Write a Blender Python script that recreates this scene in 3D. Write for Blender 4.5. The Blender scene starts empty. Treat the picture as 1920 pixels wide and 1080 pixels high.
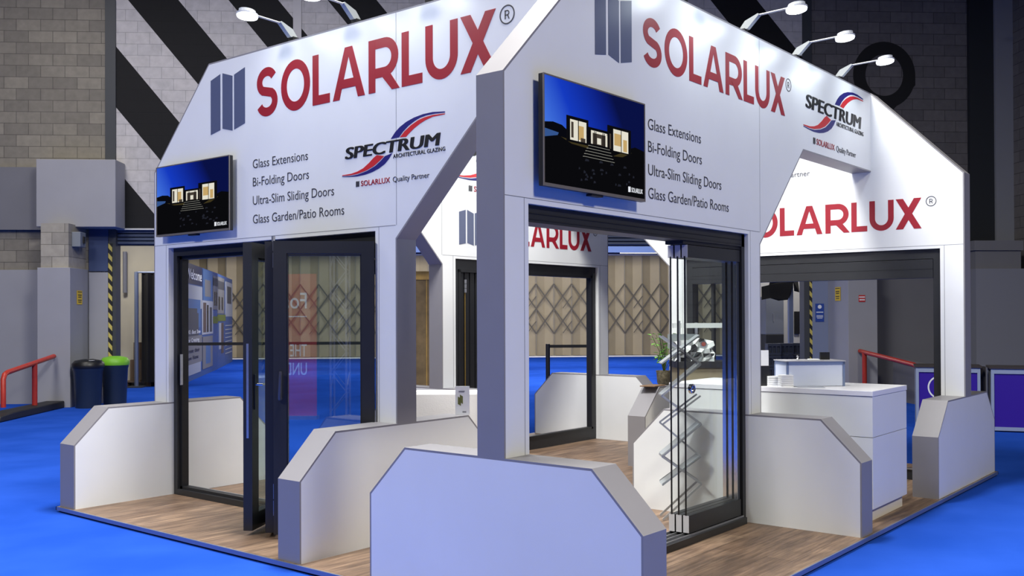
import bpy, bmesh, math, random
from mathutils import Vector, Matrix
random.seed(7)
SC = bpy.context.scene
COL = SC.collection

# ------------------------------------------------------------------ camera
CAM = Vector((-4.1053, -3.4324, 1.6173))
YAW, PIT, ROL = math.radians(38.652), math.radians(0.3902), math.radians(0.2329)
FPX, PX0, PY0 = 1843.2652, 984.579, 579.8466
fw0 = Vector((math.cos(YAW), math.sin(YAW), 0)); rt0 = Vector((math.sin(YAW), -math.cos(YAW), 0)); up0 = Vector((0, 0, 1))
FWD = fw0*math.cos(PIT) + up0*math.sin(PIT)
UPP = -fw0*math.sin(PIT) + up0*math.cos(PIT)
RGT = rt0*math.cos(ROL) - UPP*math.sin(ROL)
UPV = rt0*math.sin(ROL) + UPP*math.cos(ROL)
cd = bpy.data.cameras.new('camera')
cam = bpy.data.objects.new('camera', cd); COL.objects.link(cam)
cam.matrix_world = Matrix(((RGT.x, UPV.x, -FWD.x, CAM.x), (RGT.y, UPV.y, -FWD.y, CAM.y), (RGT.z, UPV.z, -FWD.z, CAM.z), (0, 0, 0, 1)))
cd.sensor_width = 36.0; cd.lens = FPX*36/1920
cd.shift_x = (960-PX0)/1920; cd.shift_y = (PY0-540)/1920
cd.clip_start = 0.05; cd.clip_end = 200
SC.camera = cam

# hall frame: r to the right along the hall's block wall, d away from the camera, z up (deck of the stand = 0)
HA = YAW + math.radians(4)
ER = Vector((math.sin(HA), -math.cos(HA), 0)); ED = Vector((math.cos(HA), math.sin(HA), 0))
def H(r, d, z=0.0):
    p = CAM + ER*r + ED*d
    return Vector((p.x, p.y, z))
HROT = math.atan2(ER.y, ER.x)
ZC = -0.045            # carpet level

# ------------------------------------------------------------------ world, exposure, hall lights
SC.view_settings.view_transform = 'Standard'; SC.view_settings.look = 'None'
SC.view_settings.exposure = 0.0; SC.view_settings.gamma = 1.0
SC.view_settings.use_curve_mapping = False
wd = bpy.data.worlds.new('world'); SC.world = wd; wd.use_nodes = True
bg = wd.node_tree.nodes['Background']; bg.inputs[0].default_value = (0.55, 0.62, 0.80, 1); bg.inputs[1].default_value = 0.06

def area(name, loc, target, size, energy, color=(1, 1, 1), sy=None, spread=180):
    l = bpy.data.lights.new(name, 'AREA'); l.energy = energy; l.color = color
    l.shape = 'RECTANGLE' if sy else 'DISK'; l.size = size
    if sy: l.size_y = sy
    l.spread = math.radians(spread)
    o = bpy.data.objects.new(name, l); COL.objects.link(o); o.location = loc
    o.rotation_euler = (Vector(target)-Vector(loc)).to_track_quat('-Z', 'Y').to_euler()
    return o
COOL = (0.86, 0.93, 1.0)
# unseen overhead lamps: roof lamps in the hall, added fills in the annex
def bay(r, d, e, z=9.0, color=COOL, size=2.5, sy=None):
    return area('overhead_area_light', H(r, d, z), H(r, d+.01, 0), size, e, color, sy)
NEU = (1.0, .985, .955)
bay(0.0, 7.0, 1450, color=NEU)
bay(-7.5, 1.5, 1150, color=NEU)
bay(-8.0, 10.0, 260, color=NEU)
bay(6.5, -1.0, 1300, color=(1, .94, .80))
bay(-7.5, 15.5, 230, color=(1, .95, .88))
bay(-3.0, 15.5, 130, color=NEU)
for r_ in (-6, 0, 6):
    area('partition_fill_light', H(r_, 32.3, 3.95), H(r_, 39.6, 1.6), 4.5, 300, (1, .95, .85), .5)  # added fill aimed at the far partition to brighten it, no fixture there
bay(-4, 29, 260, 4.0, (1, .95, .86), 4.0, 1.5)  # from here on: fills added under the annex ceiling, out of sight
bay(4, 29, 260, 4.0, (1, .95, .86), 4.0, 1.5)
bay(2, 24, 420, 4.0, (1, .97, .92), 4.0, 1.5)
bay(-7.6, 22.4, 90, 4.0, (1, .96, .88), .8)  # added to lift the dark store wall
bay(8, 21.8, 110, 4.0, (1, .97, .92), 1.0)

# ------------------------------------------------------------------ materials
MATS = {}
def lin(c):
    return tuple(((v/255)/12.92 if v <= 10 else (((v/255)+.055)/1.055)**2.4) for v in c)
def mat(name, rgb=(200, 200, 200), rough=.5, metal=0., emit=None, estr=0., noise=0., nscale=6., bump=0., bscale=80., spec=.5, linear=False):
    if name in MATS: return MATS[name]
    m = bpy.data.materials.new(name); m.use_nodes = True; nt = m.node_tree; b = nt.nodes['Principled BSDF']
    c = tuple(rgb) if linear else lin(rgb)
    b.inputs['Base Color'].default_value = (*c, 1); b.inputs['Roughness'].default_value = rough
    b.inputs['Metallic'].default_value = metal; b.inputs['Specular IOR Level'].default_value = spec
    tc = nt.nodes.new('ShaderNodeTexCoord')
    if noise:
        n = nt.nodes.new('ShaderNodeTexNoise'); n.inputs['Scale'].default_value = nscale; n.inputs['Detail'].default_value = 4
        nt.links.new(tc.outputs['Object'], n.inputs['Vector'])
        r = nt.nodes.new('ShaderNodeValToRGB')
        r.color_ramp.elements[0].color = (*[v*(1-noise) for v in c], 1); r.color_ramp.elements[1].color = (*[min(1, v*(1+noise)) for v in c], 1)
        r.color_ramp.elements[0].position = .3; r.color_ramp.elements[1].position = .7
        nt.links.new(n.outputs['Fac'], r.inputs[0]); nt.links.new(r.outputs[0], b.inputs['Base Color'])
    if bump:
        n2 = nt.nodes.new('ShaderNodeTexNoise'); n2.inputs['Scale'].default_value = bscale
        nt.links.new(tc.outputs['Object'], n2.inputs['Vector'])
        bp = nt.nodes.new('ShaderNodeBump'); bp.inputs['Strength'].default_value = bump; bp.inputs['Distance'].default_value = .01
        nt.links.new(n2.outputs['Fac'], bp.inputs['Height']); nt.links.new(bp.outputs[0], b.inputs['Normal'])
    if emit:
        b.inputs['Emission Color'].default_value = (*lin(emit), 1); b.inputs['Emission Strength'].default_value = estr
    MATS[name] = m
    return m
WHITE = mat('white_laminate', (226, 228, 229), .32, noise=.015, nscale=3)
EDGE = mat('grey_edge_laminate', (134, 132, 136), .45, noise=.02, nscale=5)
SEAM = mat('panel_seam_grey', (120, 122, 128), .6)
ANTH = mat('anthracite_metal', (46, 47, 50), .42, metal=.3, noise=.05)
ANTHD = mat('anthracite_dark_gasket', (20, 21, 25), .5)
RED = mat('red_vinyl', (150, 26, 42), .45)
BARS = mat('slate_blue_vinyl', (84, 92, 120), .38)
TXT = mat('charcoal_vinyl', (58, 58, 64), .45)
BLK = mat('black_vinyl', (20, 20, 24), .45)
NAVY = mat('navy_vinyl', (34, 32, 110), .4)
SRED = mat('signal_red_vinyl', (196, 40, 48), .4)
ALU = mat('brushed_aluminium', (188, 190, 196), .32, metal=.85, noise=.05, nscale=30)
CHROME = mat('polished_steel', (215, 215, 218), .15, metal=1.)
BLACKP = mat('black_plastic', (18, 18, 20), .45)
BLUEALU = mat('blue_grey_anodised_frame', (120, 136, 170), .4, metal=.3)
PAPER = mat('white_paper', (236, 238, 240), .7)
LENS = mat('lamp_lens', (255, 255, 255), .4, emit=(240, 248, 255), estr=7.)
def glass(name, tint=(.93, .97, .96), ior=1.5):
    m = bpy.data.materials.new(name); m.use_nodes = True; nt = m.node_tree; nt.nodes.clear()
    out = nt.nodes.new('ShaderNodeOutputMaterial'); mx = nt.nodes.new('ShaderNodeMixShader')
    fr = nt.nodes.new('ShaderNodeFresnel'); fr.inputs['IOR'].default_value = ior
    tr = nt.nodes.new('ShaderNodeBsdfTransparent'); tr.inputs[0].default_value = (*tint, 1)
    gl = nt.nodes.new('ShaderNodeBsdfGlossy'); gl.inputs['Roughness'].default_value = 0.0; gl.inputs[0].default_value = (1, 1, 1, 1)
    ge = nt.nodes.new('ShaderNodeNewGeometry'); iv = nt.nodes.new('ShaderNodeMath'); iv.operation = 'SUBTRACT'; iv.inputs[0].default_value = 1; nt.links.new(ge.outputs['Backfacing'], iv.inputs[1])
    ml = nt.nodes.new('ShaderNodeMath'); ml.operation = 'MULTIPLY'; nt.links.new(fr.outputs[0], ml.inputs[0]); nt.links.new(iv.outputs[0], ml.inputs[1])
    nt.links.new(ml.outputs[0], mx.inputs[0]); nt.links.new(tr.outputs[0], mx.inputs[1]); nt.links.new(gl.outputs[0], mx.inputs[2])
    nt.links.new(mx.outputs[0], out.inputs[0])
    return m
GLASS = glass('clear_glazing'); GLASS2 = glass('double_glazing', (.86, .90, .90), 2.1)
SLGLASS = glass('green_tinted_glazing', (.98, .992, .988), 1.36)

def nodes(name, rough=.8):
    m = bpy.data.materials.new(name); m.use_nodes = True; nt = m.node_tree; b = nt.nodes['Principled BSDF']
    b.inputs['Roughness'].default_value = rough
    tc = nt.nodes.new('ShaderNodeTexCoord'); sp = nt.nodes.new('ShaderNodeSeparateXYZ'); nt.links.new(tc.outputs['Object'], sp.inputs[0])
    return m, nt, b, tc, sp
def mathn(nt, op, a, b=None, c=None):
    n = nt.nodes.new('ShaderNodeMath'); n.operation = op
    for i, v in enumerate((a, b, c)):
        if v is None: continue
        if isinstance(v, (int, float)): n.inputs[i].default_value = v
        else: nt.links.new(v, n.inputs[i])
    return n.outputs[0]
def mixc(nt, f, a, b, mode='MIX'):
    n = nt.nodes.new('ShaderNodeMix'); n.data_type = 'RGBA'; n.blend_type = mode
    if isinstance(f, (int, float)): n.inputs[0].default_value = f
    else: nt.links.new(f, n.inputs[0])
    for i, v in ((6, a), (7, b)):
        if isinstance(v, tuple): n.inputs[i].default_value = (*v, 1)
        else: nt.links.new(v, n.inputs[i])
    return n.outputs[2]
def block_mat(name, c1, c2, cm, stripes=False, horiz='X', off=(0, 0)):
    m, nt, b, tc, sp = nodes(name, .85)
    cb = nt.nodes.new('ShaderNodeCombineXYZ')
    nt.links.new(mathn(nt, 'ADD', sp.outputs[horiz], off[0]), cb.inputs[0]); nt.links.new(mathn(nt, 'ADD', sp.outputs['Z'], off[1]), cb.inputs[1])
    br = nt.nodes.new('ShaderNodeTexBrick'); nt.links.new(cb.outputs[0], br.inputs['Vector'])
    br.inputs['Scale'].default_value = 1; br.inputs['Brick Width'].default_value = .46; br.inputs['Row Height'].default_value = .225
    br.inputs['Mortar Size'].default_value = .006; br.inputs['Mortar Smooth'].default_value = .3
    br.inputs['Color1'].default_value = (*lin(c1), 1); br.inputs['Color2'].default_value = (*lin(c2), 1); br.inputs['Mortar'].default_value = (*lin(cm), 1)
    nz = nt.nodes.new('ShaderNodeTexNoise'); nz.inputs['Scale'].default_value = 9; nz.inputs['Detail'].default_value = 6; nt.links.new(tc.outputs['Object'], nz.inputs['Vector'])
    rp = nt.nodes.new('ShaderNodeValToRGB'); rp.color_ramp.elements[0].color = (.72, .72, .72, 1); rp.color_ramp.elements[1].color = (1.15, 1.15, 1.15, 1)
    nt.links.new(nz.outputs['Fac'], rp.inputs[0])
    col = mixc(nt, 1.0, br.outputs['Color'], rp.outputs[0], 'MULTIPLY')
    if stripes:
        s = mathn(nt, 'ADD', sp.outputs['X'], mathn(nt, 'MULTIPLY', sp.outputs['Z'], .82))
        fr = mathn(nt, 'FRACT', mathn(nt, 'DIVIDE', mathn(nt, 'SUBTRACT', s, .033), 1.96))
        msk = mathn(nt, 'LESS_THAN', fr, .50)
        blk = mixc(nt, 1.0, lin((11, 11, 14)), rp.outputs[0], 'MULTIPLY')
        col = mixc(nt, msk, col, blk)
    nt.links.new(col, b.inputs['Base Color'])
    bp = nt.nodes.new('ShaderNodeBump'); bp.inputs['Strength'].default_value = .35; bp.inputs['Distance'].default_value = .01
    inv = mathn(nt, 'SUBTRACT', mathn(nt, 'MULTIPLY', nz.outputs['Fac'], .3), br.outputs['Fac'])
    nt.links.new(inv, bp.inputs['Height']); nt.links.new(bp.outputs[0], b.inputs['Normal'])
    return m
BLOCKL = block_mat('olive_grey_blockwork', (142, 136, 124), (120, 115, 106), (88, 84, 78))
BLOCKS = block_mat('painted_stripe_blockwork', (196, 192, 192), (186, 183, 184), (160, 158, 158), True)
BLOCKR = block_mat('dark_blockwork', (112, 108, 108), (98, 95, 96), (62, 60, 60))
BLOCKY = block_mat('side_blockwork', (112, 108, 108), (98, 95, 96), (62, 60, 60), horiz='Y')
def carpet():
    m, nt, b, tc, sp = nodes('blue_carpet', .95)
    n = nt.nodes.new('ShaderNodeTexNoise'); n.inputs['Scale'].default_value = 1.2; n.inputs['Detail'].default_value = 8; nt.links.new(tc.outputs['Object'], n.inputs['Vector'])
    n2 = nt.nodes.new('ShaderNodeTexNoise'); n2.inputs['Scale'].default_value = 350; nt.links.new(tc.outputs['Object'], n2.inputs['Vector'])
    r = nt.nodes.new('ShaderNodeValToRGB'); r.color_ramp.elements[0].color = (*lin((34, 76, 178)), 1); r.color_ramp.elements[1].color = (*lin((42, 85, 192)), 1)
    r.color_ramp.elements[0].position = .35; r.color_ramp.elements[1].position = .65
    nt.links.new(n.outputs['Fac'], r.inputs[0]); nt.links.new(r.outputs[0], b.inputs['Base Color'])
    b.inputs['Specular IOR Level'].default_value = .0
    bp = nt.nodes.new('ShaderNodeBump'); bp.inputs['Strength'].default_value = .4; bp.inputs['Distance'].default_value = .004
    nt.links.new(n2.outputs['Fac'], bp.inputs['Height']); nt.links.new(bp.outputs[0], b.inputs['Normal'])
    return m
CARPET = carpet()
def planks():
    m, nt, b, tc, sp = nodes('oak_plank_flooring', .5)
    br = nt.nodes.new('ShaderNodeTexBrick'); nt.links.new(tc.outputs['Object'], br.inputs['Vector'])
    br.inputs['Scale'].default_value = 1; br.inputs['Brick Width'].default_value = 1.25; br.inputs['Row Height'].default_value = .19; br.offset = .37
    br.inputs['Mortar Size'].default_value = .0016; br.inputs['Color1'].default_value = (*lin((146, 124, 104)), 1); br.inputs['Color2'].default_value = (*lin((118, 97, 80)), 1)
    br.inputs['Mortar'].default_value = (*lin((64, 52, 42)), 1)
    mp = nt.nodes.new('ShaderNodeMapping'); mp.inputs['Scale'].default_value = (1.1, 16, 1); nt.links.new(tc.outputs['Object'], mp.inputs['Vector'])
    n = nt.nodes.new('ShaderNodeTexNoise'); n.inputs['Scale'].default_value = 2.2; n.inputs['Detail'].default_value = 7; n.inputs['Roughness'].default_value = .62; nt.links.new(mp.outputs[0], n.inputs['Vector'])
    r = nt.nodes.new('ShaderNodeValToRGB'); r.color_ramp.elements[0].color = (.50, .46, .44, 1); r.color_ramp.elements[0].position = .34
    r.color_ramp.elements[1].color = (1.12, 1.1, 1.08, 1); r.color_ramp.elements[1].position = .62
    nt.links.new(n.outputs['Fac'], r.inputs[0])
    mp2 = nt.nodes.new('ShaderNodeMapping'); mp2.inputs['Scale'].default_value = (1.5, 5, 1); nt.links.new(tc.outputs['Object'], mp2.inputs['Vector'])
    n2 = nt.nodes.new('ShaderNodeTexNoise'); n2.inputs['Scale'].default_value = 1.7; n2.inputs['Detail'].default_value = 4; nt.links.new(mp2.outputs[0], n2.inputs['Vector'])
    r2 = nt.nodes.new('ShaderNodeValToRGB'); r2.color_ramp.elements[0].color = (.72, .70, .70, 1); r2.color_ramp.elements[1].color = (1.1, 1.08, 1.05, 1)
    r2.color_ramp.elements[0].position = .38; r2.color_ramp.elements[1].position = .6
    nt.links.new(n2.outputs['Fac'], r2.inputs[0])
    nt.links.new(mixc(nt, 1., mixc(nt, 1., br.outputs['Color'], r.outputs[0], 'MULTIPLY'), r2.outputs[0], 'MULTIPLY'), b.inputs['Base Color'])
    return m
WOOD = planks()
def hazard():
    m, nt, b, tc, sp = nodes('hazard_tape', .5)
    s = mathn(nt, 'ADD', sp.outputs['Z'], mathn(nt, 'MULTIPLY', sp.outputs['X'], 1.2))
    f = mathn(nt, 'LESS_THAN', mathn(nt, 'FRACT', mathn(nt, 'MULTIPLY', s, 5.2)), .5)
    nt.links.new(mixc(nt, f, lin((196, 180, 92)), lin((26, 26, 26))), b.inputs['Base Color'])
    return m
HAZ = hazard()
GREYP = mat('grey_painted_panel', (150, 150, 156), .7, noise=.03, nscale=2)
GREYD = mat('dark_grey_panel', (112, 112, 118), .75, noise=.03, nscale=2)
STEEL = mat('dark_steel_column', (58, 61, 66), .6)
BEIGE = mat('beige_cladding', (190, 184, 168), .75, noise=.05, nscale=1.5)
BLUEC = mat('blue_grey_ceiling', (74, 96, 150), .8)
ROLLER = mat('roller_shutter_slat', (66, 76, 100), .5, metal=.2)
REDP = mat('red_handrail_paint', (176, 50, 36), .38, noise=.08, nscale=20)
KERB = mat('black_kerb_paint', (30, 30, 32), .55, noise=.2, nscale=30)

# ------------------------------------------------------------------ mesh helpers
class MB:
    def __init__(s): s.v = []; s.f = []; s.mi = []
    def add(s, vs, fs, mi=0):
        o = len(s.v); s.v += [tuple(v) for v in vs]; s.f += [tuple(o+i for i in f) for f in fs]; s.mi += [mi]*len(fs); return s
    def box(s, x0, x1, y0, y1, z0, z1, mi=0):
        return s.add([(x0, y0, z0), (x1, y0, z0), (x1, y1, z0), (x0, y1, z0), (x0, y0, z1), (x1, y0, z1), (x1, y1, z1), (x0, y1, z1)],
                     [(0, 3, 2, 1), (4, 5, 6, 7), (0, 1, 5, 4), (1, 2, 6, 5), (2, 3, 7, 6), (3, 0, 4, 7)], mi)
    def bar(s, p, q, w, t, up=(0, 0, 1), mi=0):
        p = Vector(p); q = Vector(q); a = (q-p).normalized(); u = Vector(up)
        b = a.cross(u)
        if b.length < 1e-4: b = a.cross(Vector((1, 0, 0)))
        b.normalize(); c = b.cross(a)
        vs = [e + b*(w/2*i) + c*(t/2*j) for e in (p, q) for i, j in ((-1, -1), (1, -1), (1, 1), (-1, 1))]
        return s.add(vs, [(0, 1, 2, 3), (7, 6, 5, 4), (0, 4, 5, 1), (1, 5, 6, 2), (2, 6, 7, 3), (3, 7, 4, 0)], mi)
    def tube(s, pts, r, n=12, mi=0, cap=True):
        pts = [Vector(p) for p in pts]; o = len(s.v); rs = r if isinstance(r, (list, tuple)) else [r]*len(pts)
        prev = None
        for i, p in enumerate(pts):
            t = (pts[min(i+1, len(pts)-1)]-pts[max(i-1, 0)]).normalized()
            ref = prev if prev is not None else (Vector((0, 0, 1)) if abs(t.z) < .9 else Vector((1, 0, 0)))
            b = t.cross(ref).normalized(); c = b.cross(t).normalized(); prev = c
            for k in range(n):
                a = 2*math.pi*k/n; s.v.append(tuple(p+b*math.cos(a)*rs[i]+c*math.sin(a)*rs[i]))
        for i in range(len(pts)-1):
            for k in range(n):
                s.f.append((o+i*n+k, o+i*n+(k+1) % n, o+(i+1)*n+(k+1) % n, o+(i+1)*n+k)); s.mi.append(mi)
        if cap:
            s.f.append(tuple(o+k for k in range(n-1, -1, -1))); s.mi.append(mi)
            s.f.append(tuple(o+(len(pts)-1)*n+k for k in range(n))); s.mi.append(mi)
        return s
    def lathe(s, prof, c=(0, 0, 0), n=28, mi=0):
        o = len(s.v)
        for r, z in prof:
            for k in range(n):
                a = 2*math.pi*k/n; s.v.append((c[0]+r*math.cos(a), c[1]+r*math.sin(a), c[2]+z))
        for i in range(len(prof)-1):
            for k in range(n):
                s.f.append((o+i*n+k, o+i*n+(k+1) % n, o+(i+1)*n+(k+1) % n, o+(i+1)*n+k)); s.mi.append(mi)
        s.f.append(tuple(o+k for k in range(n-1, -1, -1))); s.mi.append(mi)
        s.f.append(tuple(o+(len(prof)-1)*n+k for k in range(n))); s.mi.append(mi)
        return s
    def prism(s, poly, fn, a, b, mi=0):
        """poly 2D, fn(p, t) -> 3D, extruded from a to b"""
        n = len(poly); vs = [fn(p, a) for p in poly]+[fn(p, b) for p in poly]
        fs = [tuple(range(n-1, -1, -1)), tuple(range(n, 2*n))]+[(i, (i+1) % n, n+(i+1) % n, n+i) for i in range(n)]
        return s.add(vs, fs, mi)
    def build(s, name, m, parent=None, smooth=False, bevel=0, loc=None):
        me = bpy.data.meshes.new(name); me.from_pydata(s.v, [], s.f)
        for x in (m if isinstance(m, (list, tuple)) else [m]): me.materials.append(x)
        for p, i in zip(me.polygons, s.mi): p.material_index = i; p.use_smooth = smooth
        bm = bmesh.new(); bm.from_mesh(me); bmesh.ops.recalc_face_normals(bm, faces=bm.faces[:]); bm.to_mesh(me); bm.free()
        o = bpy.data.objects.new(name, me); COL.objects.link(o)
        if parent: o.parent = parent
        if loc is not None: o.location = loc
        if bevel:
            md = o.modifiers.new('bevel', 'BEVEL'); md.width = bevel; md.segments = 2; md.limit_method = 'ANGLE'; md.angle_limit = math.radians(40)
        if smooth:
            try: me.set_sharp_from_angle(angle=math.radians(40))
            except Exception: pass
        return o
def tag(o, label=None, cat=None, group=None, kind=None):
    if label: o['label'] = label
    if cat: o['category'] = cat
    if group: o['group'] = group
    if kind: o['kind'] = kind
    return o
def thing(name, label, cat, loc=(0, 0, 0), rz=0., group=None):
    o = bpy.data.objects.new(name, None); COL.objects.link(o); o.empty_display_size = .1
    o.location = loc; o.rotation_euler = (0, 0, rz)
    return tag(o, label, cat, group)
def struct(name, mb, m, hall=False, **k):
    o = mb.build(name, m, **k); o['kind'] = 'structure'
    if hall: o.location = (CAM.x, CAM.y, 0); o.rotation_euler = (0, 0, HROT)
    return o

# flat lettering: everything is laid on a plane given by fn(x, z, depth)
def text_mesh(body, fn, x0, x1, z0, cap, depth=.002, bold=0., space=1.0, name='lettering', m=None, parent=None, shear=0.):
    c = bpy.data.curves.new('t', 'FONT'); c.body = body; c.size = 1; c.extrude = .5; c.offset = min(bold, .008); c.space_character = space; c.shear = shear; c.resolution_u = 4
    o = bpy.data.objects.new('t', c); COL.objects.link(o)
    bpy.context.view_layer.update()
    me = bpy.data.meshes.new_from_object(o.evaluated_get(bpy.context.evaluated_depsgraph_get()))
    COL.objects.unlink(o); bpy.data.objects.remove(o); bpy.data.curves.remove(c)
    xs = [v.co.x for v in me.vertices]; mn, mx = min(xs), max(xs)
    sx = (x1-x0)/(mx-mn); sy = cap/.729
    for v in me.vertices:
        v.co = fn(x0+(v.co.x-mn)*sx, z0+v.co.y*sy, depth if v.co.z > 0 else 0.0003)
    bm = bmesh.new(); bm.from_mesh(me); bmesh.ops.recalc_face_normals(bm, faces=bm.faces[:]); bm.to_mesh(me); bm.free()
    me.materials.clear(); me.materials.append(m); me.name = name
    r = bpy.data.objects.new(name, me); COL.objects.link(r)
    if parent: r.parent = parent
    return r
def words(body, fn, x0, x1, z0, cap, m, parent, name='banner_lettering'):
    n = len(body); k = 0
    for wd_ in body.split(' '):
        text_mesh(wd_, fn, x0+(x1-x0)*k/n, x0+(x1-x0)*(k+len(wd_))/n, z0, cap, .002, .004, 1, name, m, parent); k += len(wd_)+1
def stroke(mb, pts, hw, fn, depth, closed=False):
    """ribbon of half width hw along a 2D polyline"""
    n = len(pts); L = []; R = []
    for i, p in enumerate(pts):
        a = Vector(pts[i-1] if (i or closed) else p); b = Vector(pts[(i+1) % n] if (i < n-1 or closed) else p)
        t = (b-a).normalized(); nn = Vector((-t.y, t.x)); L.append(Vector(p)+nn*hw); R.append(Vector(p)-nn*hw)
    for i in range(n if closed else n-1):
        j = (i+1) % n
        mb.prism([R[i], R[j], L[j], L[i]], lambda q, t: fn(q[0], q[1], t), .0003, depth)
def arc(cx, cy, rx, ry, a0, a1, n=14):
    return [(cx+rx*math.cos(math.radians(a0+(a1-a0)*i/n)), cy+ry*math.sin(math.radians(a0+(a1-a0)*i/n))) for i in range(n+1)]
GL = {'S': .70, 'O': .86, 'L': .53, 'A': .86, 'R': .76, 'U': .80, 'X': .80}
def letter(mb, ch, x0, w, z0, cap, fn, depth=.002):
    """bold grotesque capital, cap height cap, width w"""
    s = .185*cap; h = s/2
    P = lambda q, t: fn(q[0], q[1], t)
    k = [0]
    def pr(poly):
        k[0] += 1; mb.prism([(x0+a, z0+b) for a, b in poly], P, .0003, depth+.0004*k[0])
    if ch == 'L': pr([(0, 0), (w, 0), (w, s), (s, s), (s, cap), (0, cap)])
    elif ch == 'A':
        m = w/2; a = .58*s
        pr([(0, 0), (s*1.05, 0), (m+a*.2, cap*.86), (m+a, cap), (m-a, cap)][:5] if 0 else [(0, 0), (s*1.06, 0), (m+a*.55, cap), (m-a, cap)])
        pr([(w, 0), (m+a, cap), (m-a*.55, cap), (w-s*1.06, 0)])
        pr([(w*.2, cap*.21), (w*.8, cap*.21), (w*.76, cap*.21+s*.93), (w*.24, cap*.21+s*.93)])
    elif ch == 'X':
        pr([(0, 0), (s*1.28, 0), (w, cap), (w-s*1.28, cap)]); pr([(w-s*1.28, 0), (w, 0), (s*1.28, cap), (0, cap)])
    elif ch == 'O':
        stroke(mb, [(x0+x, z0+y) for x, y in arc(w/2, cap/2, w/2-h*.98, cap/2-h+.02*cap, 0, 360, 40)[:-1]], h, fn, depth, True)
    elif ch == 'U':
        r = w/2-h
        stroke(mb, [(x0+x, z0+y) for x, y in [(h, cap), (h, r*1.15+h)]+arc(w/2, r*1.05+h*.9, r, r*1.05, 180, 360, 20)+[(w-h, r*1.15+h), (w-h, cap)]], h, fn, depth)
    elif ch == 'R':
        pr([(0, 0), (s, 0), (s, cap), (0, cap)])
        ry = cap*.285-h*.1; cy = cap-h-ry
        stroke(mb, [(x0+x, z0+y) for x, y in [(h, cap-h), (w*.52, cap-h)]+arc(w*.52, cy, w*.44-h, ry, 90, -90, 16)[1:]+[(h, cy-ry)]], h, fn, depth)
        pr([(w*.34, cap*.36), (w*.62, cap*.40), (w, 0), (w-s*1.12, 0)])
    elif ch == 'S':
        rx = w/2-h; ry = cap*.25-h*.36
        c1 = cap-h-ry+.015*cap; c2 = h+ry-.015*cap
        pts = arc(w/2, c1, rx*.94, ry, 28, 90, 8)+arc(w/2, c1, rx*.96, ry, 90, 232, 14)[1:]+arc(w/2, c2, rx, ry, 52, -90, 14)+arc(w/2, c2, rx, ry, -90, -158, 8)[1:]
        stroke(mb, [(x0+x, z0+y) for x, y in pts], h, fn, depth)
LAY = [('S', 0, .107), ('O', .125, .139), ('L', .2763, .079), ('A', .3688, .139), ('R', .5238, .126), ('L', .6581, .080), ('U', .7494, .119), ('X', .8780, .122)]
def wordmark(fn, x0, x1, z0, cap, parent, m=RED):
    W = x1-x0
    for ch, a, w in LAY:
        mb = MB(); letter(mb, ch, x0+a*W, w*W, z0, cap, fn)
        mb.build('letter', m, parent)
def registered(fn, cx, cz, r, parent, m=TXT):
    mb = MB(); stroke(mb, [(cx+x, cz+y) for x, y in arc(0, 0, r, r, 0, 360, 28)[:-1]], r*.075, fn, .002, True)
    q = r*.95
    x0 = cx-q*.36; z0 = cz-q*.52; s = q*.15
    pr = lambda poly: mb.prism(poly, lambda p, t: fn(p[0], p[1], t), .0003, .002)
    pr([(x0, z0), (x0+s, z0), (x0+s, z0+q*1.04), (x0, z0+q*1.04)])
    stroke(mb, [(x0, z0+q*.97), (x0+q*.36, z0+q*.97)]+arc(x0+q*.36, z0+q*.72, q*.27, q*.25, 80, -80, 8)+[(x0+q*.36, z0+q*.47), (x0, z0+q*.47)], s*.45, fn, .002)
    pr([(x0+q*.36, z0+q*.47), (x0+q*.36+s, z0+q*.47), (x0+q*.72, z0), (x0+q*.72-s, z0)])
    return mb.build('registered_mark', m, parent)
def bars_logo(fn, x0, x1, z0, z1, parent, m=BARS, d=.002):
    """three folded leaves, drawn from the measured emblem"""
    W = (x1-x0)/.495; Hh = (z1-z0)/.513
    polys = [[(0, .0), (.143, .026), (.143, .510), (0, .472)], [(.174, .034), (.319, .0), (.319, .468), (.174, .512)], [(.342, .006), (.495, .042), (.495, .513), (.342, .474)]]
    for p in polys:
        mb = MB(); mb.prism([(x0+a*W, z0+b*Hh) for a, b in p], lambda q, t: fn(q[0], q[1], t), .0003, d); mb.build('emblem_leaf', m, parent)
BLU = [(3.163, 2.91), (3.21, 2.955), (3.259, 2.987), (3.326, 3.016), (3.402, 3.036), (3.496, 3.049), (3.588, 3.051), (3.705, 3.04), (3.705, 3.032), (3.588, 3.038), (3.496, 3.034), (3.44, 3.023), (3.364, 2.995), (3.297, 2.955), (3.249, 2.913)]
RDU = [(3.258, 2.912), (3.307, 2.950), (3.370, 2.984), (3.444, 3.012), (3.505, 3.024), (3.587, 3.030), (3.705, 3.026), (3.705, 3.02), (3.587, 3.018), (3.514, 3.003), (3.458, 2.984), (3.402, 2.959), (3.354, 2.931), (3.321, 2.908)]
RDL = [(2.63, 2.695), (2.731, 2.697), (2.805, 2.708), (2.867, 2.726), (2.929, 2.759), (2.98, 2.792), (3.016, 2.809), (3.092, 2.793), (3.046, 2.764), (2.985, 2.732), (2.905, 2.707), (2.805, 2.69), (2.721, 2.686), (2.63, 2.69)]
BLL = [(2.63, 2.686), (2.721, 2.681), (2.805, 2.684), (2.909, 2.702), (2.995, 2.729), (3.057, 2.762), (3.103, 2.793), (3.178, 2.805), (3.14, 2.765), (3.091, 2.729), (3.01, 2.698), (2.929, 2.68), (2.826, 2.67), (2.721, 2.674), (2.63, 2.682)]
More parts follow.
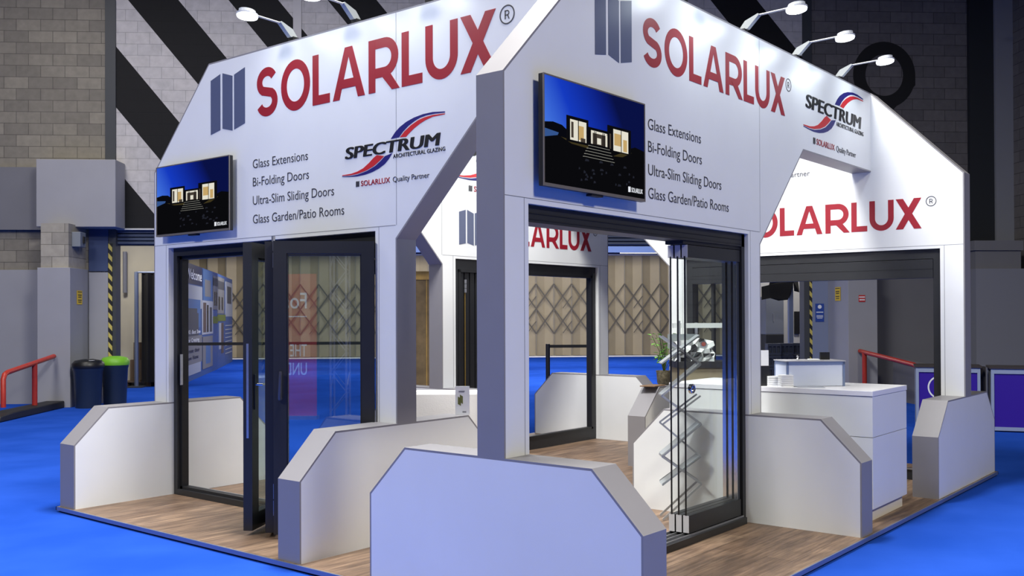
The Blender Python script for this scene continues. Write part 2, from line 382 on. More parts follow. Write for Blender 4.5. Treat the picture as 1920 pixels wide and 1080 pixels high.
def partner_logo(fn, x0, z0, k, parent):
    """swoosh, name and partner line; x0,z0 is the lower left tip, k the scale"""
    T = lambda p: (x0+(p[0]-2.628)*k, z0+(p[1]-2.688)*k)
    for nm, poly, m in (('swoosh_band', BLU, NAVY), ('swoosh_band', RDU, SRED), ('swoosh_band', RDL, SRED), ('swoosh_band', BLL, NAVY)):
        mb = MB(); n = len(poly)//2
        up = poly[:(len(poly)+1)//2]; lo = poly[(len(poly)+1)//2:][::-1]
        # quads between the two sides
        m2 = max(len(up), len(lo))
        def samp(L, i):
            f = i*(len(L)-1)/(m2-1); j = min(int(f), len(L)-2); g = f-j
            return (L[j][0]*(1-g)+L[j+1][0]*g, L[j][1]*(1-g)+L[j+1][1]*g)
        for i in range(m2-1):
            mb.prism([T(samp(lo, i)), T(samp(lo, i+1)), T(samp(up, i+1)), T(samp(up, i))], lambda q, t: fn(q[0], q[1], t), .0003, .002)
        mb.build(nm, m, parent)
    a = T((2.671, 2.812)); b = T((3.655, 2.9))
    text_mesh('SPECTRUM', fn, a[0], b[0], a[1], (b[1]-a[1])*1.04, .004, 0, 1.0, 'partner_name', BLK, parent, .12)
    text_mesh('SPECTRUM', fn, a[0]+.008*k, b[0]+.008*k, a[1], (b[1]-a[1])*1.04, .0045, 0, 1.0, 'partner_name', BLK, parent, .12)
    text_mesh('SPECTRUM', fn, a[0]-.008*k, b[0]-.008*k, a[1], (b[1]-a[1])*1.04, .0035, 0, 1.0, 'partner_name', BLK, parent, .12)
    a = T((3.188, 2.771)); b = T((3.706, 2.80))
    text_mesh('ARCHITECTURAL GLAZING', fn, a[0], b[0], a[1]-.004, .030*k, .003, .012, 1.05, 'partner_subtitle', BLK, parent)
    a = T((2.785, 2.591)); b = T((2.823, 2.635)); bars_logo(fn, a[0], b[0], a[1], b[1], parent, TXT)
    a = T((2.842, 2.594)); b = T((3.155, 2.6))
    text_mesh('SOLARLUX', fn, a[0], b[0], a[1], .041*k, .003, .012, 1.0, 'partner_line_name', RED, parent)
    a = T((3.185, 2.594)); b = T((3.552, 2.6))
    text_mesh('Quality Partner', fn, a[0], b[0], a[1], .041*k, .003, -.006, 1.0, 'partner_line_text', TXT, parent)
def service_list(fn, parent, x0=1.511):
    for body, x1, z in (('Glass Extensions', 2.224, 2.855), ('Bi-Folding Doors', 2.236, 2.705), ('Ultra-Slim Sliding Doors', 2.535, 2.551), ('Glass Garden/Patio Rooms', 2.651, 2.395)):
        text_mesh(body, fn, x0, x1, z, .078, .002, -.004, 1.0, 'service_line', TXT, parent)

# ------------------------------------------------------------------ the hall
struct('floor', MB().box(-26, 26, -14, 46, ZC-.1, ZC), CARPET, hall=True)
struct('ceiling', MB().box(-26, 26, -14, 19.7, 10.2, 10.4), mat('dark_roof', (40, 42, 48), .9), hall=True)
struct('ceiling_annex', MB().box(-14, 14, 19.95, 41, 4.15, 4.3), BLUEC, hall=True)
D0 = 19.7
struct('wall_left', MB().box(-14, -6.82, D0, D0+.24, ZC, 10.2), BLOCKL, hall=True)
wb = MB().box(-6.62, 7.10, D0, D0+.24, 3.36, 10.2)
struct('wall_back', wb, BLOCKS, hall=True)
struct('wall_right', MB().box(7.29, 10.58, D0, D0+.24, ZC, 10.2), BLOCKR, hall=True)
struct('wall_side', MB().box(11.5, 11.8, 4, D0+.24, ZC, 10.2).box(10.58, 11.5, D0, D0+.24, ZC, 10.2), BLOCKY, hall=True)
# steel stanchions and pilasters
struct('trim_1', MB().box(-6.82, -6.62, D0-.03, D0+.24, ZC, 10.2), STEEL, hall=True)
struct('trim_2', MB().box(7.10, 7.29, D0-.03, D0+.24, ZC, 10.2), STEEL, hall=True)
struct('trim_3', MB().box(10.60, 11.12, D0-.10, D0-.001, 3.0, 10.2), mat('near_black_steel', (30, 34, 40), .6), hall=True)
struct('trim_4', MB().box(11.12, 11.5, D0-.16, D0-.001, 3.0, 10.2), mat('pale_pilaster', (128, 130, 138), .8), hall=True)
struct('trim_5', MB().box(-3.2, -3.04, D0-.03, D0, 3.36, 10.2), mat('painted_conduit_strip', (190, 187, 188), .8), hall=True)
struct('trim_6', MB().box(-6.62, 7.1, D0-.02, D0+.24, 3.33, 3.36), mat('white_header_strip', (196, 196, 196), .6), hall=True)
# big painted numeral on the right hand wall
def hthing(name, label, cat, r, d, z, group=None): return thing(name, label, cat, H(r, d, z), HROT, group)
mb = MB()
fnw = lambda x, z, t: (x, -t, z)
stroke(mb, [(x, z) for x, z in arc(0, 0, .53, .56, 0, 360, 48)[:-1]], .13, fnw, .004, True)
mb.prism([(.66, -.03), (.66, -.2), (.05, -.86), (-.44, -.86), (.16, -.52), (.36, -.3)], lambda p, t: fnw(p[0], p[1], t), .0003, .0042)
o = mb.build('painted_numeral', mat('black_wall_paint', (16, 16, 18), .7)); o.location = H(8.83, D0-.001, 6.56); o.rotation_euler = (0, 0, HROT)
tag(o, 'large black numeral 9 painted on the dark block wall behind the stand', 'wall number')
# roller shutter head across the opening
t = hthing('roller_shutter', 'dark blue-grey roller shutter rolled up under the striped wall', 'shutter', .25, D0+.12, 3.05)
mb = MB()
for i in range(4): mb.prism([(0, 0), (.05, .012), (.05, .058), (0, .07)], lambda p, s, i=i: (s, -p[0], .0+i*.072+p[1]), -7.0, 7.0)
mb.build('shutter_curtain', ROLLER, t)
MB().box(-7, 7, .0, .05, -.02, .31).build('backing', mat('shutter_dark', (34, 40, 58), .6), t)
for r, z0, z1, w in ((-6.72, ZC, 3.06, 'left'), (7.245, ZC, 3.06, 'right')):
    o = MB().box(-.035, .035, -.01, .01, 0, z1-z0).build('hazard_strip', HAZ); o.location = H(r, D0-.045, z0); o.rotation_euler = (0, 0, HROT)
    tag(o, 'yellow and black hazard strip on the %s jamb of the wide hall opening' % w, 'hazard strip', 'hazard strips on the hall opening')
# left service boxing
o = MB().box(-.73, .73, -.27, .27, -.64, .64).build('wall_box', GREYP, bevel=.01); o.location = H(-7.18, D0-.28, 3.98); o.rotation_euler = (0, 0, HROT)
tag(o, 'large plain grey boxing high on the block wall above the bins', 'wall box')
struct('trim_7', MB().box(-14, -7.95, D0-.12, D0, 3.32, 4.53), GREYD, hall=True)
struct('trim_8', MB().box(-14, -7.7, D0-.05, D0, ZC, 2.55), GREYP, hall=True)
t = hthing('pier', 'concrete block pier with pale grey lower cladding behind the red handrail', 'pier', -7.43, 19.2, ZC)
MB().box(-.26, .24, -.38, .5, 2.55, 3.42).build('block_shaft', block_mat('pier_blockwork', (168, 162, 150), (146, 141, 132), (110, 106, 98), off=(.06, -.1)), t)
MB().box(-.3, .29, -.44, .5, 0, 2.595).build('lower_cladding', GREYP, t, bevel=.006)
struct('trim_9', MB().box(-7.12, -6.76, D0-.06, D0, ZC, 2.5), GREYP, hall=True)
struct('trim_10', MB().box(-7.12, -6.76, D0-.06, D0, 2.52, 3.4), mat('navy_wall_paint', (58, 72, 108), .7), hall=True)
t = hthing('switch_box', 'small grey electrical box on the side of the left block pier', 'electrical box', -7.19, 19.1, 2.95)
MB().box(0, .16, -.14, .14, 0, .28).build('enclosure', mat('box_grey', (120, 126, 134), .5), t, bevel=.01)
MB().box(.16, .19, -.02, .03, .07, .2).build('switch_lever', BLACKP, t)
o = MB().tube([(0, 0, 0), (.08, 0, -.3), (-.02, 0, -.6), (-.2, 0, -.78)], .012, 8).build('cable', BLACKP, smooth=True); o.location = H(-7.8, D0-.03, 3.33); o.rotation_euler = (0, 0, HROT)
tag(o, 'thin dark cable drooping down the block wall beside the left pier', 'cable')
def sign(name, label, r, d, z, w, h, base, rows, rz=HROT, group=None):
    t = thing(name, label, 'sign', H(r, d, z), rz, group)
    MB().box(-w/2, w/2, -.006, 0, -h/2, h/2).build('sign_plate', base, t)
    for m, x0, x1, z0, z1 in rows: MB().box(x0*w, x1*w, -.009, -.006, z0*h, z1*h).build('sign_marking', m, t)
    return t
YEL = mat('yellow_sign', (222, 186, 40), .5); DK = mat('sign_dark_print', (70, 58, 20), .6); SBL = mat('blue_sign', (30, 66, 150), .5); WPR = mat('white_print', (225, 228, 232), .6); SRD = mat('red_sign', (190, 36, 34), .5)
yrows = [(DK, -.42, .42, .38, .44), (DK, -.35, .35, .14, .22), (DK, -.3, .3, .0, .07), (DK, -.35, .35, -.22, -.15), (DK, -.3, .3, -.36, -.3)]
sign('safety_sign', 'yellow safety notice on the side of the left pier above the bins', -7.135, 19.2, 2.0, .25, .26, YEL, yrows, HROT+math.pi/2)
# red handrails on black kerbs, left and right
def handrail(label, r0, mir):
    t = thing('handrail', label, 'handrail', H(r0, 18.2, ZC), HROT, 'red handrails beside the hall opening')
    zb = ZC
    rail = [(0, -1.55, .2), (0, -1.55, .66), (0, -1.5, .735), (0, -1.40, .765), (0, .48, .955)]
    MB().tube(rail, .042, 14).build('rail', REDP, t, smooth=True)
    MB().tube([(0, -.35, .12), (0, -.35, .86)], .045, 14).build('post', REDP, t, smooth=True)
    MB().prism([(-2.1, 0), (.54, 0), (.54, .13), (-1.5, .13), (-2.0, .1)], lambda p, s: (s, p[0], p[1]), -.17, .17).build('kerb', KERB, t, bevel=.02)
    return t
handrail('red tubular handrail on a black kerb at the far left by the grey pier', -7.40, 1)
t = thing('handrail', 'red tubular handrail seen through the right hand stand opening', 'handrail', H(7.80, 18.2, ZC), HROT, 'red handrails beside the hall opening')
MB().tube([(0, .36, .955), (0, -1.90, .80), (0, -2.02, .77), (0, -2.1, .70), (0, -2.12, .0)], .042, 14).build('rail', REDP, t, smooth=True)
MB().tube([(0, .15, .0), (0, .15, .93)], .045, 14).build('post', REDP, t, smooth=True)
struct('trim_11', MB().prism([(-1.6, 0), (.35, 0), (.35, .86), (-1.5, .70)], lambda p, s: (s+8.45, p[0]+18.2, p[1]+ZC), 0, .10), GREYD, hall=True)
# bins
def bin_(label, r, d, rad, h, lidm, lidh):
    t = thing('waste_bin', label, 'bin', H(r, d, ZC), HROT, 'round waste bins by the left pier')
    MB().lathe([(rad*.80, 0), (rad*.82, .03), (rad*.93, h*.80), (rad*.97, h*.82), (rad*.99, h*.9)], n=32).build('body', mat('navy_bin_plastic', (32, 44, 66), .42), t, smooth=True)
    MB().lathe([(rad*1.02, h*.87), (rad*1.05, h*.9), (rad*1.04, h*.97), (rad*.86, h+.03), (rad*.40, h+.055), (rad*.36, h+.03)], n=32).build('lid', lidm, t, smooth=True)
    return t
t = bin_('navy blue round bin with a black lid beside the left pier', -6.80, 18.72, .27, .84, mat('bin_lid_black', (20, 21, 24), .4), 0)
MB().box(.08, .16, -.2, -.12, .875, .879).build('paper_label', PAPER, t)
bin_('navy blue round bin with a lime green lid behind the black lidded one', -6.52, 19.32, .25, .87, mat('bin_lid_green', (118, 186, 44), .45), 0)
# behind the opening, left: beige store wall, conduit, curtain, leaning sheets
struct('wall_store', MB().box(-10.5, -6.95, 24.6, 24.8, ZC, 4.15).box(-8.75, -8.6, 20.0, 24.6, ZC, 4.15), BEIGE, hall=True)
o = MB().tube([(0, 0, 0), (0, 0, 1.0)], .05, 10).build('wall_conduit', mat('grey_conduit', (116, 118, 130), .5)); o.location = H(-8.03, 24.5, 2.22); o.rotation_euler = (0, 0, HROT)
tag(o, 'grey vertical conduit on the beige store wall behind the bins', 'conduit')
t = hthing('curtain_stand', 'tall black drape hung on a steel pole in the left store opening', 'drape', -7.6, 24.0, ZC)
mb = MB(); n = 26
xs = [(.12+i*.04, .05*math.sin(i*1.3)) for i in range(n)]
for i in range(n-1):
    (a, b), (c, d) = xs[i], xs[i+1]
    mb.add([(a, b, .12), (c, d, .12), (c, d, 2.72), (a, b, 2.72), (a, b+.02, .12), (c, d+.02, .12), (c, d+.02, 2.72), (a, b+.02, 2.72)], [(0, 1, 2, 3), (7, 6, 5, 4), (3, 2, 6, 7), (0, 4, 5, 1)])
mb.build('drape', mat('black_drape', (14, 14, 18), .9), t, smooth=True)
MB().tube([(0, 0, 0), (0, 0, 2.75)], .05, 12).tube([(0, 0, 2.74), (1.2, .02, 2.74)], .02, 8).build('pole', mat('blue_grey_steel', (116, 128, 156), .4, metal=.4), t, smooth=True)
MB().box(-.18, .18, -.2, .2, 0, .03).build('base_plate', STEEL, t)
for k, (r, d, h, tilt, lab) in enumerate(((-8.05, 23.2, 2.3, .20, 'tall dark sheet leaning on the left jamb of the store opening'), (-7.72, 23.5, 1.55, .24, 'shorter dark sheet leaning in front of the tall one in the store'))):
    o = MB().box(-.03, .03, -.25, .55, 0, h).build('board', mat('dark_board', (48, 50, 54), .3, noise=.2)); o.location = H(r, d-.4, ZC); o.rotation_euler = (0, -tilt*.9, HROT)
    tag(o, lab, 'board', 'dark boards stored behind the opening')
for k, (x, z, w, h, lab) in enumerate(((0, .14, .5, .5, 'brown carton on the pallet beside the black drape'), (.04, .64, .42, .42, 'smaller brown carton stacked on the carton by the black drape'))):
    t2 = thing('carton', lab, 'box', H(-7.62+x, 24.45-.2*0, ZC+z), HROT+.1, 'cartons in the store')
    MB().box(-w/2, w/2, -.08, .08, 0, h).build('carton_body', mat('brown_card', (96, 78, 62), .8, noise=.1), t2)
    MB().box(-.03, .03, -.083, -.08, 0, h).build('packing_tape', mat('tape', (120, 104, 84), .5), t2)
t = hthing('pallet', 'wooden pallet on the floor of the store behind the drape', 'pallet', -7.4, 24.42, ZC)
MB().box(-.6, .6, -.15, .15, .1, .135).build('deck_boards', mat('pallet_wood', (104, 86, 68), .8, noise=.2), t)
for x in (-.55, 0, .55): MB().box(x-.05, x+.05, -.15, .15, 0, .1).build('block', mat('pallet_wood'), t)
# curved welcome banner far back on the left
def panel(name, label, p0, p1, z1, z0=ZC):
    a = H(*p0, z0); b = H(*p1, z0); d = (b-a); L = d.length; t = thing(name, label, 'banner', a, math.atan2(d.y, d.x), 'printed welcome panels')
    return t, L, z1-z0
NV = mat('banner_navy', (18, 28, 66), .5); SKY = mat('banner_sky_blue', (66, 98, 146), .5); BAN = mat('banner_blue', (52, 80, 134), .5); HOU = mat('banner_house_grey', (112, 112, 114), .6); ROOF = mat('banner_roof_slate', (66, 68, 74), .6); GRN = mat('banner_lawn', (92, 104, 44), .6); PALE = mat('banner_pale', (148, 154, 166), .5); SKN = mat('banner_brown', (80, 68, 64), .6)
def rects(t, L, Hh, rows):
    for i, (m, x0, x1, z0, z1) in enumerate(rows):
        MB().box(x0*L, x1*L, -.010-.0008*i, -.004, z0*Hh, z1*Hh).build('printed_panel', m, t)
HO = Vector((CAM.x, CAM.y, 0))
t, L, Hh = panel('display_banner', 'blue welcome banner panel with large white lettering seen through the left door', (-6.83, 25.4), (-7.62, 32.0), 3.02)
MB().box(0, L, -.004, .04, 0, Hh).build('backing_board', BAN, t)
rects(t, L, Hh, [(NV, 0, .46, .83, 1), (PALE, 0, .46, .62, .82), (SKY, .02, .40, .45, .70), (SKY, .48, .80, .70, .99), (HOU, .54, .74, .74, .9), (ROOF, .0, .34, .38, .58), (ROOF, .05, .3, .5, .62), (PALE, .44, .82, .38, .70), (SKN, .48, .58, .40, .68), (BLK, .6, .66, .4, .66), (ROOF, .70, .78, .40, .64), (HOU, .0, .44, .14, .38), (PALE, .0, .40, .05, .14), (HOU, .46, .8, .06, .36), (SKY, .56, .72, .10, .3), (HOU, .83, 1, .62, .96), (ROOF, .83, 1, .86, .94), (GRN, .83, 1, .48, .55), (BLK, .86, .9, .66, .8), (BLK, .93, .97, .66, .8)])
fb = lambda x, z, d: (x, -.026-d, z)
text_mesh('Welcome', fb, .0*L, .42*L, .87*Hh, .09*Hh, .002, .02, 1, 'banner_lettering', WPR, t)
for body, x0, x1, z in (("UK's Best Show", .01, .38, .40), ('for Creating', .01, .34, .33), ('Create their', .01, .36, .24), ('own Home', .01, .32, .18)):
    words(body, fb, x0*L, x1*L, z*Hh, .035*Hh, NV if z < .3 else WPR, t)
t, L, Hh = panel('display_banner', 'farther blue banner panel with a house picture and lines of small print', (-7.64, 32.1), (-8.4, 37.6), 3.02)
MB().box(0, L, -.004, .04, 0, Hh).build('backing_board', BAN, t)
rects(t, L, Hh, [(HOU, 0, .42, .58, .97), (ROOF, .0, .42, .84, .93), (BLK, .06, .14, .62, .76), (BLK, .24, .32, .62, .76), (GRN, 0, .5, .5, .57), (PALE, .5, 1, .55, .95), (ROOF, .6, .9, .7, .9), (PALE, .08, .2, .2, .48), (SKN, .22, .36, .15, .48)])
for i in range(8): MB().box(.45*L, .93*L, -.02, -.018, (.44-i*.045)*Hh, (.452-i*.045)*Hh).build('print_line', PALE, t)
# folding partition wall with lattice far behind
def folding():
    t = hthing('folding_partition', 'tall beige concertina partition with scissor lattice bars behind the stand', 'partition', 0, 39.6, ZC)
    p = .36; x = -11.2; pts = []
    k = 0
    while x < 11.4: pts.append((x, .0 if k % 2 else -.14)); x += p; k += 1
    a = MB(); b = MB()
    for (x0, y0), (x1, y1) in zip(pts, pts[1:]): a.add([(x0, y0, .06), (x1, y1, .06), (x1, y1, 4.1), (x0, y0, 4.1), (x0, y0+.04, .06), (x1, y1+.04, .06), (x1, y1+.04, 4.1), (x0, y0+.04, 4.1)], [(0, 1, 2, 3), (7, 6, 5, 4), (3, 2, 6, 7), (0, 4, 5, 1)])
    a.build('panels', mat('partition_beige', (160, 148, 122), .6, noise=.08, nscale=1.2), t)
    LT = mat('lattice_steel', (84, 79, 70), .6)
    lb = MB(); pb = MB()
    for i in range(0, len(pts)-2, 2):
        x0, x1 = pts[i][0], pts[i+2][0]; y = -.17
        pb.box(x0-.014, x0+.014, y-.02, y+.02, .03, 4.08)
        pb.box(x0-.05, x0+.05, y-.05, y+.05, .0, .06)
        for z in (.95, 1.95): lb.bar((x0, y-.02, z), (x1, y-.02, z+1.), .05, .012, (0, 1, 0)); lb.bar((x0, y-.035, z+1.), (x1, y-.035, z), .05, .012, (0, 1, 0))
        xm = (x0+x1)/2
        for z in (.95, 1.95): lb.bar((xm, y-.05, z+.02), (x1, y-.05, z+.5), .03, .01, (0, 1, 0)) if i % 4 else None
    lb.build('scissor_lattice', LT, t); pb.build('guide_posts', mat('lattice_post', (132, 126, 114), .5), t)
    MB().box(-11.2, 11.2, -.27, -.24, 0, .05).build('bottom_threshold', mat('pale_threshold', (235, 235, 235), .5), t)  # white threshold line along the foot of the partition
    MB().box(-11.2, 11.2, -.2, .2, 4.1, 4.16).build('head_rail', mat('pale_head_rail', (200, 200, 205), .5), t)
folding()
o = MB().box(-.8, .8, -.05, .05, -.03, .03).build('tube_light', mat('tube_light_lit', (255, 255, 255), .4, emit=(255, 250, 240), estr=5.)); o.location = H(7.1, 37.5, 4.05); o.rotation_euler = (0, 0, HROT)
tag(o, 'lit white tube lamp under the blue ceiling of the next hall', 'ceiling light')
for k, d in enumerate((23.5, 27.5, 31.5, 35.5)):
    struct('trim_%d' % (20+k), MB().box(-12, 12, d, d+.25, 3.92, 4.15), BLUEC, hall=True)
# queue barriers
def barrier(label, r0, r1, d, post_left=True, z=1.04):
    t = thing('queue_barrier', label, 'barrier', H(r0, d, ZC), HROT, 'black belt queue barriers')
    MB().tube([(0, 0, 0), (0, 0, z+.05)], .045, 14).build('post', BLACKP, t, smooth=True)
    MB().lathe([(.17, 0), (.17, .015), (.05, .04)], n=24).build('base', BLACKP, t, smooth=True)
    MB().box(.04, r1-r0, -.006, .006, z-.03, z+.03).build('belt', mat('black_belt', (18, 18, 20), .8), t)
barrier('black queue barrier with belt behind the right half of the stand', 1.86, 2.95, 20.0)
barrier('black queue barrier with belt behind the folding door', -5.6, -1.66, 20.0, z=1.13)
# brown store front seen between the two legs
t = hthing('timber_cabin', 'dark timber kiosk glimpsed between the two grey legs of the stand', 'kiosk', -.75, 21, ZC)
MB().box(-.5, .5, 0, .6, 0, 2.44).build('timber_body', mat('dark_timber', (128, 106, 68), .7, noise=.35, nscale=3), t)
MB().box(-.55, .55, -.03, .63, 2.44, 2.62).build('timber_fascia', mat('golden_timber', (190, 150, 70), .6, noise=.2), t)
for x in (-.36, -.12, .12, .36): MB().box(x-.01, x+.01, -.02, 0, 0, 2.44).build('timber_batten', mat('golden_timber'), t)
# right of the opening
struct('wall_service', MB().box(6.75, 9.6, 23.6, 23.8, ZC, 4.15), mat('grey_white_cladding', (168, 166, 162), .7, noise=.03), hall=True)
MBp = MB().box(7.26, 7.62, D0-.06, D0, ZC, 2.5)
struct('trim_12', MBp, mat('blue_grey_paint', (120, 130, 158), .7), hall=True)
t = hthing('pier', 'grey clad pier with red and yellow notices seen through the right opening', 'pier', 7.88, 19.1, ZC)
MB().box(-.29, .29, -.5, .6, 0, 2.55).build('lower_cladding', GREYP, t, bevel=.006)
MB().box(-.25, .25, -.45, .6, 2.55, 3.4).build('block_shaft', BLOCKR, t)
struct('trim_13', MB().box(8.17, 11.0, D0-.08, D0, ZC, 2.46), GREYD, hall=True)
sign('safety_sign', 'yellow safety notice on the left side of the right pier', 7.583, 19.1, 2.03, .26, .27, YEL, yrows, HROT-math.pi/2)
sign('fire_notice', 'small red fire notice on the front of the right pier', 7.86, 18.595, 1.93, .13, .13, SRD, [(WPR, -.45, .45, .12, .3), (WPR, -.38, -.15, -.3, -.08), (WPR, -.1, .12, -.3, -.08), (WPR, .18, .4, -.3, -.08)])
t = sign('information_sign', 'blue notice with a white round symbol on the right hand jamb', 7.41, D0-.065, 1.66, .18, .37, SBL, [(WPR, -.4, .4, .0, .05), (WPR, -.38, .38, -.18, -.15), (WPR, -.38, .38, -.25, -.22), (WPR, -.3, .3, -.32, -.29)])
mb = MB(); mb.prism(arc(0, .12, .04, .04, 0, 360, 20)[:-1], lambda p, s: (p[0], -s, p[1]), .006, .01); mb.build('sign_marking', WPR, t)
o = MB().box(-.065, .065, -.03, 0, 0, .55).build('wall_cabinet', BLACKP); o.location = H(8.32, 23.58, 1.15); o.rotation_euler = (0, 0, HROT); tag(o, 'flat black panel on the pale wall beside the blue pole', 'wall panel')
o = MB().box(-.05, .05, -.05, 0, 0, .12).box(-.08, -.05, -.04, -.01, .03, .06).build('wall_switch', BLACKP); o.location = H(8.6, 23.58, 1.38); o.rotation_euler = (0, 0, HROT); tag(o, 'small black switch on the pale wall near the hazard strip', 'switch')
t = hthing('control_cabinet', 'tall grey metal cabinet behind the hung black cloth', 'cabinet', 7.55, 23.2, ZC)
MB().box(-.22, .22, -.3, .3, 1.2, 2.1).build('upper_body', mat('cabinet_grey', (96, 100, 108), .5), t, bevel=.01)
MB().box(-.22, .22, -.3, .3, 0, 1.2).build('lower_body', mat('cabinet_black', (26, 27, 30), .5), t, bevel=.01)
MB().box(-.04, -.02, -.31, -.3, 1.5, 1.7).build('handle', ALU, t)
t = hthing('clothes_frame', 'blue-grey steel frame with a pole standing behind the reception counter', 'frame', 7.62, 22.0, ZC)
MB().box(-.05, .05, -.05, .05, 0, 2.5).box(-1.1, .05, -.04, .04, 2.5, 2.6).build('frame', mat('blue_grey_steel'), t)
MB().box(-.2, .2, -.2, .2, 0, .02).build('base_plate', STEEL, t)
cl = MB()
poly = [(-.70, -.62), (-.70, -.32), (-.52, -.28), (-.46, .02), (-.30, .05), (-.1, .04), (.06, .03), (.14, -.04), (.19, -.16), (.15, -.18), (.17, -.45), (.06, -.42), (.03, -.2), (-.02, -.5), (-.1, -.62), (-.3, -.64), (-.5, -.58)]
cl.prism(poly, lambda p, s: (p[0], s+.02*math.sin(p[0]*14+p[1]*9), p[1]), -.07, -.05)
o = cl.build('hung_cloth', mat('black_cloth', (10, 10, 12), .95)); o.location = H(7.62, 21.97, 2.58); o.rotation_euler = (0, 0, HROT)
tag(o, 'black cloth bundled over the steel frame behind the reception counter', 'cloth')
# stacked crates
CR = mat('crate_charcoal', (44, 50, 64), .6)
def crate(i, j):
    t = thing('crate', 'dark plastic crate in the stacked wall of crates behind the counter', 'crate', H(6.98+i*.32, 21.3+i*.12, ZC+j*.26), HROT, 'dark crates stacked behind the counter')
    mb = MB().box(-.15, .15, -.1, .1, 0, .05).box(-.15, .15, -.1, .1, .19, .25)
    for x in (-.14, -.045, .045, .14): mb.box(x-.014, x+.014, -.1, .1, .05, .19)
    mb.box(-.13, .13, -.06, .08, .05, .19); mb.build('crate_shell', CR, t)
for i in range(3):
    for j in range(4): crate(i, j)
for k, (r, w, h, m, lab) in enumerate(((7.98, .2, .28, mat('case_black', (24, 25, 30), .5), 'black case standing right of the crates behind the counter'), (8.36, .3, .30, mat('case_grey', (70, 74, 88), .5), 'dark case with pale printed end behind the counter'))):
    t2 = thing('flight_case', lab, 'case', H(r, 21.2, ZC+.66), HROT)
    MB().box(-w/2, w/2, -.12, .12, 0, h).build('case_body', m, t2, bevel=.01)
    for q in range(3): MB().box(-w*.4+q*w*.28, -w*.4+q*w*.28+w*.2, -.124, -.12, h*.5, h*.75).build('case_marking', mat('case_print', (190, 194, 204), .6), t2)
o = MB().box(-.5, .5, -.2, .2, 0, .66).build('plinth_table', mat('table_dark', (36, 38, 46), .7)); o.location = H(8.2, 21.2, ZC); o.rotation_euler = (0, 0, HROT); tag(o, 'low dark table carrying the cases behind the counter', 'table')
# purple shell scheme counters, right
PUR = mat('purple_panel', (52, 26, 150), .35); FRM = mat('pale_anodised_frame', (158, 172, 200), .4, metal=.3)
def shell(label, r0, r1, d0, logo):
    t = thing('shell_counter', label, 'counter', H(r0, d0, ZC), HROT+math.radians(-24), 'purple exhibition counters')
    W = r1-r0; hh = .92; dp = .5
    MB().box(.04, W-.04, .02, .03, .06, hh-.07).build('front_panel', PUR, t)
    MB().box(.005, .015, .04, dp-.04, .06, hh-.07).build('side_panel', mat('counter_side_grey', (92, 94, 100), .6), t)
    mb = MB()
    for x in (0, W-.04):
        for y in (0, dp-.04): mb.box(x, x+.04, y, y+.04, 0, hh-.03)
    mb.box(.04, W-.04, 0, .04, .02, .07).box(.04, W-.04, 0, .04, hh-.1, hh-.03)
    mb.build('aluminium_frame', FRM, t)
    MB().box(-.02, W+.02, -.02, dp+.02, hh-.03, hh).build('counter_top', mat('counter_top_dark', (58, 52, 50), .4), t)
    if logo:
        mb = MB(); stroke(mb, [(x, z) for x, z in arc(.33, .60, .16, .16, 0, 360, 40)[:-1]], .011, lambda x, z, d: (x, .02-d, z), .003, True); mb.build('ring_logo', WPR, t)
        mb = MB(); stroke(mb, [(.27, .60), (.39, .60)], .01, lambda x, z, d: (x, .02-d, z), .003); stroke(mb, [(.33, .52), (.33, .68)], .01, lambda x, z, d: (x, .02-d, z), .003); mb.build('ring_logo', WPR, t)
    return t
shell('purple counter with a white ring emblem beside the right stand pillar', 6.70, 7.56, 13.95, True)
shell('plain deep purple counter at the far right edge', 7.53, 8.75, 13.4, False)
for k, (r, dz, lab) in enumerate(((7.25, .876, 'crumpled paper on top of the ring emblem counter'),)):
    mb = MB()
    for q in range(4): mb.box(-.1+q*.01, .1-q*.005, -.08, .08, q*.006, q*.006+.004)
    o = mb.build('leaflet_pile', mat('cream_paper', (190, 184, 168), .7)); o.location = H(r, 13.95+.1*k, dz); o.rotation_euler = (0, 0, HROT+.3*k); tag(o, lab, 'papers')
o = MB().box(-.05, .05, -.08, .08, 0, .9).build('litter_box', mat('box_dark', (30, 26, 32), .6)); o.location = H(7.60, 13.78, ZC); o.rotation_euler = (0, 0, HROT-.42); tag(o, 'slim black upright box between the two purple counters', 'box')
# right hand boxing near the end wall
o = MB().box(10.1, 11.02, 18.5, D0-.02, 2.5, 3.05).box(10.06, 11.05, 18.46, D0-.02, 2.86, 3.05).build('wall_boxing', GREYD); o.location = (CAM.x, CAM.y, 0); o.rotation_euler = (0, 0, HROT); tag(o, 'grey boxed ledge high on the wall behind the right stand pillar', 'wall box')
o = MB().box(10.05, 11.04, 18.4, D0-.1, ZC, 2.5).build('wall_cladding_pier', mat('slate_pier_paint', (124, 126, 138), .7)); o.location = (CAM.x, CAM.y, 0); o.rotation_euler = (0, 0, HROT); tag(o, 'grey clad pier on the right behind the purple counters', 'pier')
o = MB().tube([(0, 0, 0), (.15, .0, .05), (.5, .0, .06)], .05, 10).build('pipe_end', BLACKP, smooth=True); o.location = H(10.95, 17.9, 7.4); o.rotation_euler = (0, 0, HROT); tag(o, 'black pipe end high on the right hand block wall', 'pipe')

